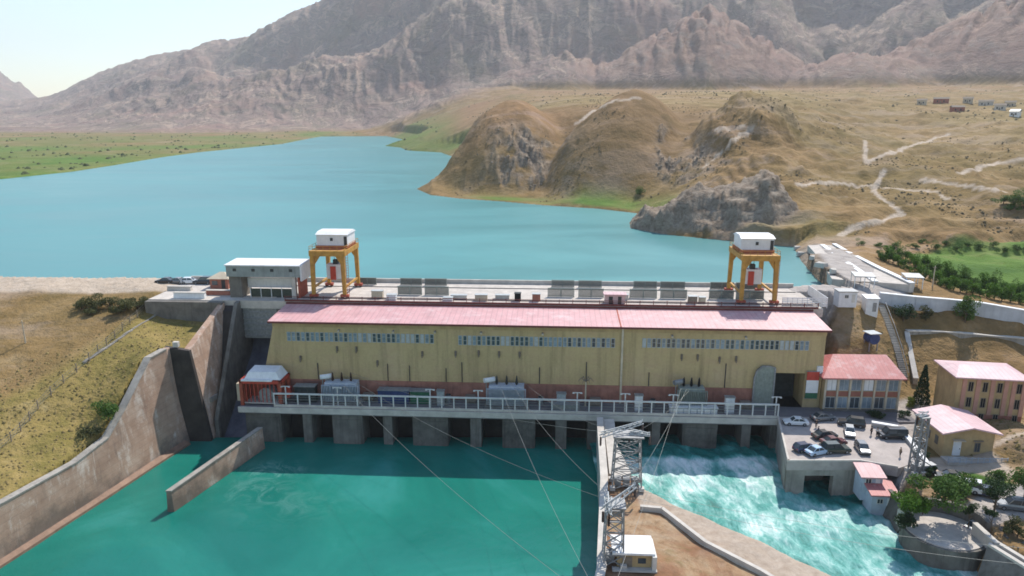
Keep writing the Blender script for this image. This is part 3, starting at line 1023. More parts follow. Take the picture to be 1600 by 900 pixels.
def terrain_mat():
    k = NT('dry_land').set(0.95, 0, 0.12)
    rng = k.attr('range_')
    fine = k.noise(0.55, 8, 0.72)
    mid = k.noise(0.06, 8, 0.7, 0.6)
    big = k.noise(0.008, 6, 0.6, 0.4)
    dry = k.ramp(mid, [(0.30, (0.10, 0.066, 0.028)), (0.43, (0.185, 0.115, 0.048)), (0.55, (0.265, 0.165, 0.075)), (0.70, (0.37, 0.255, 0.14))])
    bare = k.noise(0.022, 8, 0.7, 0.5, k.mapping((0.7, 1.6, 3.0)))
    dry = k.mix(k.math('MULTIPLY', k.ramp(bare, [(0.50, 0.0), (0.60, 1.0)]), 0.75), dry, (0.34, 0.245, 0.18))
    dry = k.mix(k.math('MULTIPLY', k.ramp(big, [(0.42, 0.0), (0.62, 1.0)]), 0.55), dry, (0.165, 0.128, 0.042))
    dry = k.mix(k.math('MULTIPLY', k.ramp(fine, [(0.50, 0.0), (0.68, 1.0)]), 0.42), dry, (0.105, 0.085, 0.045))
    dry = k.mix(k.math('MULTIPLY', k.attr('red'), 0.72), dry, k.ramp(mid, [(0.3, (0.19, 0.10, 0.052)), (0.7, (0.32, 0.18, 0.10))]))
    dry = k.mix(k.math('MULTIPLY', k.attr('straw'), .55), dry, k.ramp(mid, [(0.28, (0.15, 0.115, 0.045)), (0.5, (0.245, 0.19, 0.083)), (0.72, (0.345, 0.27, 0.14))]))
    dry = k.mix(k.math('MULTIPLY', k.attr('brown'), .85), dry, k.ramp(mid, [(0.3, (0.125, 0.085, 0.034)), (0.5, (0.20, 0.125, 0.058)), (0.7, (0.255, 0.165, 0.085))]))
    olive = k.ramp(k.noise(0.12, 8, 0.75, 0.6), [(0.28, (0.10, 0.092, 0.024)), (0.45, (0.20, 0.162, 0.048)), (0.58, (0.285, 0.21, 0.074)), (0.74, (0.35, 0.27, 0.13))])
    col = k.mix(k.attr('olive'), dry, olive)
    grn = k.ramp(k.noise(0.035, 8, 0.75, 0.3), [(0.30, (0.05, 0.105, 0.02)), (0.5, (0.095, 0.165, 0.03)), (0.72, (0.185, 0.20, 0.07))])
    col = k.mix(k.attr('green'), col, grn)
    rck = k.ramp(k.noise(0.28, 9, 0.75, 0.5), [(0.28, (0.065, 0.05, 0.037)), (0.44, (0.175, 0.135, 0.10)), (0.56, (0.265, 0.215, 0.165)), (0.72, (0.37, 0.31, 0.245))])
    col = k.mix(k.attr('rock'), col, rck)
    # the range: mauve rock in slanting beds, tan spurs, thin green
    v = k.mapping((1.0, 0.6, 1.7), (R(10), R(40), R(25)))
    beds = k.noise(0.011, 9, 0.70, 1.1, v)
    rcol = k.ramp(beds, [(0.28, (0.055, 0.053, 0.055)), (0.39, (0.125, 0.108, 0.104)), (0.47, (0.235, 0.185, 0.165)), (0.53, (0.125, 0.118, 0.108)), (0.58, (0.33, 0.265, 0.22)), (0.65, (0.15, 0.135, 0.122)), (0.8, (0.40, 0.33, 0.275))])
    gr = k.noise(0.0042, 8, 0.7, 0.8)
    rcol = k.mix(k.math('MULTIPLY', k.ramp(gr, [(0.50, 0.0), (0.64, 1.0)]), 0.55), rcol, (0.115, 0.118, 0.085))
    rcol = k.mix(k.math('MULTIPLY', k.attr('flow'), .5), rcol, (0.30, 0.25, 0.21))
    rcol = k.mix(k.math('MULTIPLY', k.ramp(k.noise(0.0032, 6, 0.65, 0.6), [(0.54, 0.0), (0.68, 1.0)]), 0.55), rcol, (0.235, 0.145, 0.125))
    rcol = k.mix(k.math('MULTIPLY', k.attr('red2'), .6), rcol, k.ramp(k.noise(0.016, 8, .7, .8, v), [(0.3, (0.15, 0.095, 0.082)), (0.5, (0.225, 0.15, 0.122)), (0.62, (0.20, 0.17, 0.155)), (0.75, (0.33, 0.25, 0.19))]))
    rcol = k.mix(1.0, rcol, (1.30, 1.16, 1.06), 'MULTIPLY')
    col = k.mix(rng, col, rcol)
    col = k.mix(k.math('MULTIPLY', k.attr('path'), 0.9), col, k.ramp(fine, [(0.3, (0.36, 0.285, 0.215)), (0.7, (0.52, 0.43, 0.345))]))
    col = k.mix(k.attr('yard'), col, k.ramp(k.noise(0.3, 7, 0.7), [(0.3, (0.27, 0.24, 0.22)), (0.7, (0.46, 0.41, 0.37))]))
    k.color(col)
    hb = k.math('ADD', k.math('MULTIPLY', fine, 0.5), k.math('MULTIPLY', k.noise(0.05, 6, 0.7), 4.0))
    hb = k.math('ADD', hb, k.math('MULTIPLY', k.math('MULTIPLY', rng, k.noise(0.012, 9, 0.68, 0.5, v)), 30.0))
    k.bump(hb, 0.75, 0.8)
    return k.m


terr = grid_mesh('terrain', TX, TY, TZ, terrain_mat(), land)
terr['kind'] = 'structure'

# ------------------------------------------------------------------ water
lk = MB()
lk.add([(x, y, Z_LAKE) for x, y in [(-1500, 140), (W(-430, 28)[0], W(-430, 28)[1]), W(-60, 28.9)[:2], W(62, 28.9)[:2], (85, 160), (140, 240), (140, 420), (100, 900), (-60, 1500), (-250, 1900), (-700, 1900), (-1500, 900)]], [tuple(range(12))])
tag(lk.done('lake_water', MT['lake']), kind='structure')


def water_sheet(name, x0, x1, y0, y1, step, zf, mat_, foamf, keep=None):
    gx, gy = np.meshgrid(np.arange(x0, x1, step), np.arange(y0, y1, step))
    o = grid_mesh(name, gx, gy, zf(gx, gy), mat_, {'foam': foamf(gx, gy)})
    o['kind'] = 'structure'
    return o


def tail_z(x, y):
    return Z_TAIL + fbm(x / 9, y / 9, 4, 201) * 0.06


def tail_foam(x, y):
    s = 0 * x
    for (px, py, rx, ry, a) in [(425, 733, 5, 2.2, 0.75), (400, 765, 5, 4, 0.22), (460, 790, 8, 5, 0.10)]:
        c = at(px, py, Z_TAIL)
        s = s + a * np.exp(-((x - c[0]) / rx) ** 2 - ((y - c[1]) / ry) ** 2)
    return np.clip(s, 0, 1)


def rush_z(x, y):
    t = (x - 16) * 0.5 + (126 - y) * 0.85
    return Z_RUSH + ridged((x * .85 + y * .5) / 3.2, (x * -.5 + y * .85) / 6, 5, 211) * 0.36 - 0.3 + fbm(x / 8, y / 8, 3, 215) * 0.3


def rush_foam(x, y):
    f = 0.62 + fbm(x / 9, y / 14, 4, 221) * 0.45
    f = f - sstep(118.5, 122, y) * 1.3                     # calm strip under the deck
    lee = dline([(17, 116), (23, 105), (34, 94), (44, 84)], x, y)
    f = f - sstep(4, 0, lee) * 0.25
    lot = sstep(48.5, 50.5, x) * sstep(101, 105, y)
    return np.clip(f - lot * 0.7, 0, 1)


water_sheet('tailrace_water', -110, 21, 30, 131, 0.8, tail_z, MT['tailwater'], tail_foam)
water_sheet('race_water', 15, 66, 40, 131, 0.4, rush_z, MT['rush'], rush_foam)


# ------------------------------------------------------------------ the hazy air of the valley
def haze_box():
    m = bpy.data.materials.new('pale_haze')
    m.use_nodes = True
    t = m.node_tree
    t.nodes.clear()
    out = t.nodes.new('ShaderNodeOutputMaterial')
    v = t.nodes.new('ShaderNodeVolumePrincipled')
    v.inputs['Color'].default_value = (0.93, 0.95, 0.98, 1)
    v.inputs['Density'].default_value = 0.000085
    v.inputs['Anisotropy'].default_value = 0.2
    t.links.new(v.outputs[0], out.inputs['Volume'])
    b = MB()
    b.box(-9600, 9600, -900, 9800, float(TZ.min()) - 1.0, float(max(TZ.max(), 60)) + 8)
    tag(b.done('haze', m), kind='stuff')


haze_box()

# ------------------------------------------------------------------ the dam
S0, S1 = -49.0, 60.2
ORD = ['first', 'second', 'third', 'fourth', 'fifth', 'sixth', 'seventh', 'eighth', 'ninth', 'tenth', 'eleventh', 'twelfth']

O = (6, 20, 0)
dam = dthing('concrete_dam', 'long concrete dam with a pale flat crest holding back the turquoise lake', 'dam', *O)
MB(O).box(-49.5, 62, 10.0, 28.6, -12, 15.6).box(-63, -49.5, 16.5, 28.6, -12, 15.6).done('dam_body', MT['conc_dark'], dam)
MB(O).box(-79, 63, 10.02, 29, 15.6, 17.3).done('crest_slab', MT['deckpale'], dam)
MB(O).box(-79, 63, 28.55, 29.05, 17.3, 18.25).done('upstream_parapet', MT['conc_pale'], dam)
MB(O).box(-49, 62, 9.9, 10.35, 17.3, 17.65).done('downstream_kerb', MT['maroon'], dam)
MB(O).box(-79, -62.2, 8.6, 10.0, 8, 17.15).done('abutment_wall', MT['conc_dark'], dam)
for t in (13.2, 24.0):
    MB(O).box(-52, 62, t - .09, t + .09, 17.3, 17.44).done('crane_rail', MT['dark'], dam)
# chute with a steel gate
MB(O).yprism([(16.5, 9), (13, 4.5), (8, 0.5), (2, -4.5), (-3, -8.2), (-3, -12), (16.5, -12)], -58.7, -49.5).done('spillway_floor', simple('wet_chute_floor', (0.12, 0.12, 0.15), 0.3, 0.4, 0.35, streak=0.4), dam)
MB(O).yprism([(9.9, 16.2), (8.2, 15.4), (5.6, 10), (-3.5, -9), (-3.5, -12), (9.9, -12)], -62, -59.5).done('side_chute_floor', MT['conc_shade'], dam)  # steep floor coloured dark to paint in its shade
MB(O).yprism([(10, 17.25), (8.6, 17.1), (-4.6, -3.6), (-4.6, -12), (16.4, -12), (16.4, 15.5), (10, 15.5)], -59.5, -58.7).done('divider_pier', MT['conc_dark'], dam)
g = MB(O)
g.box(-58.6, -51, 10.6, 11.0, 8.8, 15.55)
for k in range(5):
    g.box(-58.6, -51, 10.35, 10.6, 9.2 + k * 1.3, 9.5 + k * 1.3)
gate = g.done('sluice_gate', MT['steel'], dam)
MB(O).box(-51, -49.6, 10.02, 16.4, -12, 15.55).done('gate_pier', MT['conc_dark'], dam)

O = (6, 10.2, 17.3)
rail_ = dthing('crest_railing', 'low brown railing along the dam crest above the pink roof', 'railing', *O)
MB(O).box(-49, 62, 10.1, 10.18, 18.3, 18.4).box(-49, 62, 10.1, 10.18, 17.95, 18.02).done('rail', MT['maroon'], rail_)
for k in range(41):
    x = -49 + k * 111 / 40
    MB(O).box(x - .06, x + .06, 10.09, 10.2, 17.66, 18.5).done('post', MT['maroon'], rail_)

# ------------------------------------------------------------------ powerhouse
O = (5.5, 0, 0)
ph = dthing('powerhouse', 'long ochre powerhouse with ribbon windows and a pink sheet roof', 'powerhouse', *O)
MB(O).xprism([(-51.2, 0), (-51.0, 2.5), (-47.9, 14.5), (-47.9, 15.7), (S1, 15.7), (S1, 0), (57.0, 0), (57.0, 7.0), (51.2, 7.0), (51.2, 0)], 0, 9.9).done('wall', MT['wall'], ph)
MB(O).box(-47.95, S1 + .05, -0.14, 0.02, 14.75, 15.45).done('cornice', MT['ochre'], ph)
MB(O).box(-51.2, 51.0, -0.16, 0.02, 0.02, 3.7).done('plinth', MT['plinth'], ph)
MB(O).hexa([(-48.6, -.7, 15.72), (60.9, -.7, 15.72), (60.9, 10.0, 16.5), (-48.6, 10.0, 16.5)], [(-48.6, -.7, 15.98), (60.9, -.7, 15.98), (60.9, 10.0, 16.86), (-48.6, 10.0, 16.86)]).done('roof', MT['roof_pink'], ph)
MB(O).box(-48.62, 60.92, -.8, -.702, 15.6, 15.96).done('eaves_board', MT['maroon'], ph)
MB(O).box(-48.6, 60.9, 9.55, 9.88, 16.85, 17.2).done('roof_flashing', MT['maroon'], ph)
MB(O).box(21.0, 21.3, -.72, 9.9, 16.0, 16.0).hexa([(21.0, -.71, 15.9), (21.25, -.71, 15.9), (21.25, 9.5, 16.8), (21.0, 9.5, 16.8)], [(21.0, -.71, 16.06), (21.25, -.71, 16.06), (21.25, 9.5, 16.9), (21.0, 9.5, 16.9)]).done('expansion_joint', MT['rust'], ph)
MB(O).box(21.35, 21.75, -.32, -.02, 0, 15.5).done('downpipe', MT['beige'], ph)
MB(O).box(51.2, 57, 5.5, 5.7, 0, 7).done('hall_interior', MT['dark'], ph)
random.seed(3)
for (a, b, z0, z1, n) in ((-45.2, -15.4, 11.75, 13.65, 31), (-10.7, 20.2, 11.55, 13.5, 33), (25.3, 57.2, 11.7, 13.6, 34)):
    for k in range(n):
        p = (b - a) / n
        x0, x1 = a + k * p + p * 0.10, a + (k + 1) * p - p * 0.10
        m = MB(O)
        m.box(x0, x0 + .09, -.1, .02, z0, z1).box(x1 - .09, x1, -.1, .02, z0, z1).box(x0 + .09, x1 - .09, -.1, .02, z0, z0 + .1).box(x0 + .09, x1 - .09, -.1, .02, z1 - .1, z1)
        m.mat(1).box(x0 + .09, x1 - .09, -.04, .02, z0 + .1, z1 - .1)
        wz = (z0 + z1) / 2 + random.uniform(-.2, .2)
        m.mat(0).box(x0 + .09, x1 - .09, -.08, -.045, wz, wz + .07)
        q = random.random()
        m.done('window', [MT['frame'], MT['glass'] if q < 0.42 else MT['glass_pale'] if q < 0.9 else MT['frame']], ph)
for px in (615, 680, 752, 848, 530, 1050, 1165):
    x = sx(px, 0, 14.3)
    f = MB(O).box(x - .15, x + .15, -.5, -.02, 14.25, 14.4).done('wall_lamp', MT['steel'], ph)
    MB(O).box(x - .22, x + .22, -.75, -.42, 14.0, 14.27).done('lamp_shade', MT['beige'], f)
for px, z in ((527, 10.3), (557, 10.3), (660, 9.6), (712, 9.8), (748, 10), (780, 9.9), (812, 9.9), (1065, 10), (1090, 10), (1124, 9.6), (1150, 9.8), (470, 8.2), (590, 7.5)):
    x = sx(px, 0, z)
    m = MB(O)
    m.box(x - .2, x + .2, -.2, -.02, z - .5, z + .5)
    for k in range(5):
        m.tube((x, -.4, z - .7 + k * .28), (x, -.4, z - .6 + k * .28), .2 if k % 2 else .14, 8)
    m.tube((x, -.4, z - .8), (x, -.4, z + .6), .08, 6)
    m.done('wall_bushing', MT['wood'], ph)
for px in (497, 606, 640, 697, 722, 843, 916, 1014, 1133):
    x = sx(px, 0, 6.5)
    MB(O).tube((x, -.2, 3.8), (x, -.2, random.uniform(6.5, 9)), .09, 6).done('conduit', MT['dark'], ph)

# sliding gate leaf and banner by the hall door
O = (49.1, -0.6, 0)
t = dthing('sliding_gate', 'tall grey arched steel gate leaf slid open beside the dark hall doorway', 'gate', *O)
m = MB(O)
pts = [(47.2, 0.05), (47.2, 6.0), (47.6, 7.6), (48.6, 8.5), (49.8, 8.5), (51.0, 8.2), (51.0, 0.05)]
for p, q in zip(pts[:-1], pts[1:]):
    m.bar((p[0], -.6, p[1]), (q[0], -.6, q[1]), .3)
m.done('gate_frame', MT['steel'], t)
m = MB(O)
m.xprism([(47.3, .1), (47.3, 6), (47.7, 7.5), (48.6, 8.35), (49.8, 8.35), (50.9, 8.05), (50.9, .1)], -.58, -.52)
for k in range(7):
    m.box(47.6 + k * .5, 47.68 + k * .5, -.66, -.58, .1, 7.2)
m.done('gate_panel', MT['greengrey'], t)
O = (58.3, -0.5, 2.0)
t = dthing('banner', 'tall banner in red, white and green bands beside the hall door', 'banner', *O)
MB(O).box(57.2, 59.5, -.5, -.44, 5.8, 7.5).done('red_band', MT['red'], t)
MB(O).box(57.2, 59.5, -.5, -.44, 3.2, 5.8).done('white_band', MT['white'], t)
MB(O).box(57.2, 59.5, -.5, -.44, 2.05, 3.2).done('green_band', MT['green'], t)
MB(O).box(57.1, 59.6, -.44, -.15, 7.5, 7.6).box(57.1, 59.6, -.44, -.15, 1.95, 2.05).done('banner_frame', MT['steel'], t)

# ------------------------------------------------------------------ yard deck on piers over the tailrace
O = (0, -3, 0)
dk = dthing('tailrace_deck', 'asphalt yard deck carried on dark concrete piers over the teal water', 'deck', *O)
MB(O).box(-53.5, 51, -6.2, 0, -1.3, 0).box(51, S1 + 16, -6.0, 0, -.9, 0).done('deck_slab', MT['asphalt'], dk)
MB(O).box(-53.5, 50.6, -6.5, -6.2, -1.0, .12).done('edge_beam', MT['conc_pale'], dk)
MB(O).box(-53.5, 60, -.8, -.02, -12, -1.3).done('back_wall', MT['conc_deep_shade'], dk)  # black colour stands in for shade behind the openings
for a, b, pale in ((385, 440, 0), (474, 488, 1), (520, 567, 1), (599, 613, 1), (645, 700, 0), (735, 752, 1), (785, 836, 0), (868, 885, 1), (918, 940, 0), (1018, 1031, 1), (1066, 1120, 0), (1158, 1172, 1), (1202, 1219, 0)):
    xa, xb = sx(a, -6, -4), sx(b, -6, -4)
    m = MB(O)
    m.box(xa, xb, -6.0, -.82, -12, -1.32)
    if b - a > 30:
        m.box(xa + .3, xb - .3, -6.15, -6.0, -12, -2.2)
    m.done('pier', MT['conc_dark'] if pale else MT['conc_pier'], dk)  # pier tones darkened to paint in the shade under the deck

O = (2, -5.95, 0)
fn = dthing('deck_fence', 'long pale fence of posts and rails along the deck edge above the water', 'fence', *O)
MB(O).box(-46.4, 50.6, -6.1, -5.82, 2.72, 3.0).done('top_rail', MT['fence'], fn)
MB(O).box(-46.4, 50.6, -6.12, -5.8, .14, .62).done('bottom_beam', MT['conc_pale'], fn)
MB(O).box(-46.4, 50.6, -5.98, -5.94, 1.62, 1.70).box(-46.4, 50.6, -5.98, -5.94, 1.05, 1.10).box(-46.4, 50.6, -5.98, -5.94, 2.2, 2.25).done('wire', MT['cable'], fn)
for k in range(42):
    x = -46.3 + k * 96.8 / 41
    MB(O).box(x - .11, x + .11, -6.06, -5.86, .62, 2.72).done('post', MT['fence'], fn)
first = None
for px in (446, 527, 672, 747, 902, 977, 1052, 1213):
    x = sx(px, -5.5, 3)
    if first is None:
        first = dthing('deck_lamp', 'short pale lamp post with a crossbar behind the deck fence', 'lamp post', x, -5.4, 0, 'lamp posts behind the deck fence')
        MB().tube((0, 0, 0), (0, 0, 4.2), .13, 8).done('pole', MT['fence'], first)
        a = MB().box(-.9, .9, -.07, .07, 4.1, 4.25).done('crossbar', MT['fence'], first)
        MB().box(-.95, -.55, -.15, .15, 4.0, 4.1).done('lamp_head', MT['lamp'], a)
        MB().box(.55, .95, -.15, .15, 4.0, 4.1).done('lamp_head', MT['lamp'], a)
    else:
        copy_tree(first, p=W(x, -5.4, 0))


def transformer(x, wd, col, label, bush, hgt=4.4):
    t = dthing('power_transformer', label, 'transformer', x, -2.7, 0, 'transformers on the yard deck')
    MB().box(-wd / 2 - .3, wd / 2 + .3, -1.7, 1.7, 0.004, .45).done('base', MT['conc'], t)
    MB().box(-wd / 2 + .5, wd / 2 - .5, -.95, 1.25, .45, hgt).done('tank', col, t)
    n = int(wd / 1.5)
    for k in range(n):
        x0 = -wd / 2 + k * wd / n
        m = MB()
        for j in range(6):
            xx = x0 + .1 + j * (wd / n - .25) / 5
            m.box(xx - .05, xx + .05, -1.6, -.96, .75, hgt - .35)
        m.box(x0 + .05, x0 + wd / n - .12, -1.42, -1.3, hgt - .5, hgt - .36).box(x0 + .05, x0 + wd / n - .12, -1.42, -1.3, .78, .9)
        m.done('radiator', col, t)
    for k in range(3):
        xx = (k - 1) * wd * .25
        m = MB()
        m.tube((xx, .2, hgt), (xx, .1, hgt + 1.9), .13, 8, .07)
        for j in range(6):
            m.tube((xx, .2, hgt + .25 + j * .25), (xx, .19, hgt + .33 + j * .25), .3 - j * .025, 10)
        m.done('bushing', bush, t)
    c = MB().tube((-wd / 2 - .5, -.3, hgt + .9), (-wd / 2 + 1.5, .7, hgt + .9), .48, 12).done('conservator', MT['white'] if col is not MT['greengrey'] else MT['steel'], t)
    MB().bar((-wd / 2 + .55, 0.1, hgt), (-wd / 2 + .55, 0.1, hgt + .5), .2).bar((-wd / 2 - .1, -.1, .45), (-wd / 2 - .1, -.1, hgt + .5), .16).done('support', MT['steel'], c)
    return t


transformer(-33.7, 7.4, MT['bluegrey'], 'blue-grey transformer beside the red hoist at the chute end', MT['brown'])
transformer(-0.9, 7.8, MT['bluegrey'], 'blue-grey transformer below the middle ribbon of windows', MT['dark'])
transformer(34.8, 5.8, MT['greengrey'], 'greenish transformer with three dark bushings near the hall door', MT['black'], 4.8)


def cabinet(name, label, cat, px0, px1, t, z1, col, dep=1.6, lid=None, group=None, z0=0.0):
    a, b = sx(px0, t, z1 * .7), sx(px1, t, z1 * .7)
    o = dthing(name, label, cat, (a + b) / 2, t, z0, group)
    h = (b - a) / 2
    MB().box(-h, h, -dep / 2, dep / 2, 0.004, z1).done('body', col, o)
    m = MB()
    n = max(2, int(2 * h / 1.2))
    for k in range(n):
        x = -h + (k + .5) * 2 * h / n
        m.box(x - h / n * .82, x + h / n * .82, -dep / 2 - .05, -dep / 2, .25, z1 - .25)
    m.done('door', lid or col, o)
    MB().box(-h - .12, h + .12, -dep / 2 - .15, dep / 2 + .12, z1, z1 + .13).done('roof', lid or MT['steel'], o)
    return o


cabinet('switch_cabinet', 'blue switchgear cabinet beside a dark green one on the deck', 'cabinet', 592, 640, -2, 2.7, MT['blue'])
cabinet('switch_cabinet', 'dark green switchgear cabinet touching the blue one', 'cabinet', 642, 672, -2, 2.6, MT['green'])
cabinet('switch_cabinet', 'low dark cabinet between the red hoist and a transformer', 'cabinet', 462, 494, -2.5, 3.3, MT['dark'])
cabinet('junction_box', 'small white box between the downpipe and the greenish transformer', 'box', 992, 1004, -3.5, 3.2, MT['white'], 1.0)
cabinet('junction_box', 'small white box between the greenish transformer and the gate leaf', 'box', 1133, 1147, -3.5, 3.2, MT['white'], 1.0)
cabinet('junction_box', 'small grey box below the gap between two window ribbons', 'box', 683, 694, -3.2, 3.1, MT['frame'], 1.0)
cabinet('junction_box', 'small grey box beside the middle transformer', 'box', 870, 884, -3.2, 3.1, MT['frame'], 1.0)
cabinet('low_shed', 'low lavender roofed shed behind the fence near the greenish transformer', 'shed', 1046, 1120, -4.6, 1.5, MT['bluegrey'], 1.4, MT['white'])
cabinet('low_shed', 'low dark shed behind the fence near the downpipe', 'shed', 862, 905, -4.6, 1.5, MT['steel'], 1.4)
# lightning rod with a drooping head
o = dthing('signal_post', 'pale post with a forked brown head in front of the plinth', 'post', sx(915, -2, 3), -2, 0)
MB().tube((0, 0, 0.004), (0, 0, 5.2), .18, 8, .13).done('pole', MT['beige'], o)
m = MB()
for a in range(6):
    c_, s_ = math.cos(a * 1.05), math.sin(a * 1.05)
    m.tube((0, 0, 5.1), (c_ * .9, s_ * .9, 5.9), .08, 5).tube((c_ * .9, s_ * .9, 5.9), (c_ * 1.5, s_ * 1.5, 5.2), .09, 5, .03)
m.done('forked_head', MT['wood'], o)
# a few drums, crates and pallets along the plinth
random.seed(11)
for i, px in enumerate((575, 700, 735, 845, 930, 1020, 1165)):
    x = sx(px, -1.6, 1)
    o = dthing('oil_drum' if i % 2 else 'crate', ['wooden crate at the plinth beside the blue cabinet', 'steel drum at the plinth between the green cabinet and the middle transformer', 'wooden crate touching the middle transformer', 'steel drum at the plinth past the middle transformer',
                                                  'wooden crate between the forked post and the downpipe', 'steel drum near the greenish transformer', 'wooden crate beside the grey gate leaf'][i], 'drum' if i % 2 else 'crate', x, -1.4, 0)
    if i % 2:
        MB().tube((0, 0, .004), (0, 0, 1.5), .55, 12).done('drum_body', MT['steel'], o)
        MB().tube((0, 0, .5), (0, 0, .56), .58, 12).tube((0, 0, 1.0), (0, 0, 1.06), .58, 12).tube((0, 0, 1.5), (0, 0, 1.56), .52, 12).done('hoop', MT['dark'], o)
    else:
        m = MB()
        m.box(-1, 1, -.6, .6, .2, 1.5)
        for k in range(5):
            m.box(-1.05, 1.05, -.66, -.6, .25 + k * .26, .45 + k * .26)
        m.done('crate_body', MT['wood'], o)
        MB().box(-1, -.8, -.6, .6, .004, .2).box(.8, 1, -.6, .6, .004, .2).done('skid', MT['wood'], o)

# red tail hoist with a white cover
O = (-49.2, -3, 0)
h = dthing('tail_hoist', 'red steel hoist with a white cover at the chute end of the deck', 'hoist', *O)
for a in (-53.0, -45.2):
    for b in (-5.2, -.9):
        MB(O).box(a - .3, a + .3, b - .3, b + .3, 0.004, 5.2).done('leg', MT['rust'], h)
MB(O).box(-53.3, -44.9, -5.5, -4.9, 4.6, 5.2).box(-53.3, -44.9, -1.2, -.6, 4.6, 5.2).box(-53.3, -52.7, -4.9, -1.2, 4.6, 5.2).box(-45.5, -44.9, -4.9, -1.2, 4.6, 5.2).done('top_frame', MT['red'], h)
MB(O).box(-52.6, -45.6, -1.6, -1.45, .3, 4.6).box(-52.7, -52.55, -4.8, -1.6, .3, 4.6).done('cladding', MT['rust'], h)
m = MB(O)
for k in range(9):
    x = -52.2 + k * .8
    m.box(x - .06, x + .06, -4.95, -4.85, .3, 4.6)
m.done('ladder_bars', MT['red'], h)
MB(O).box(-53.2, -45, -5.1, -.8, .3, .5).done('floor_plate', MT['conc_pale'], h)
m = MB(O).tube((-48.4, -4.6, 1.9), (-48.4, -2.2, 1.9), 1.35, 18)
m.tube((-48.4, -4.7, 1.9), (-48.4, -4.6, 1.9), 1.55, 18)
m.done('winch_drum', MT['steel'], h)
MB(O).hexa([(-52.4, -5.2, 5.35), (-45.1, -5.2, 5.35), (-45.1, -1.0, 5.35), (-52.4, -1.0, 5.35)], [(-51.6, -4.6, 6.75), (-46.1, -4.6, 6.75), (-46.1, -1.4, 7.0), (-51.6, -1.4, 7.0)]).done('cover', MT['white'], h)
MB(O).box(-52.7, -46.6, -5.9, -5.2, 5.22, 5.5).done('awning', MT['white'], h)
MB(O).box(-54.3, -53.3, -4.6, -2.6, .6, 4.2).done('counterweight', MT['beige'], h)
MB(O).box(-44.9, -43.9, -4.0, -2.6, 1.2, 3.2).done('cab', MT['red'], h)

# ------------------------------------------------------------------ gantry cranes on the crest


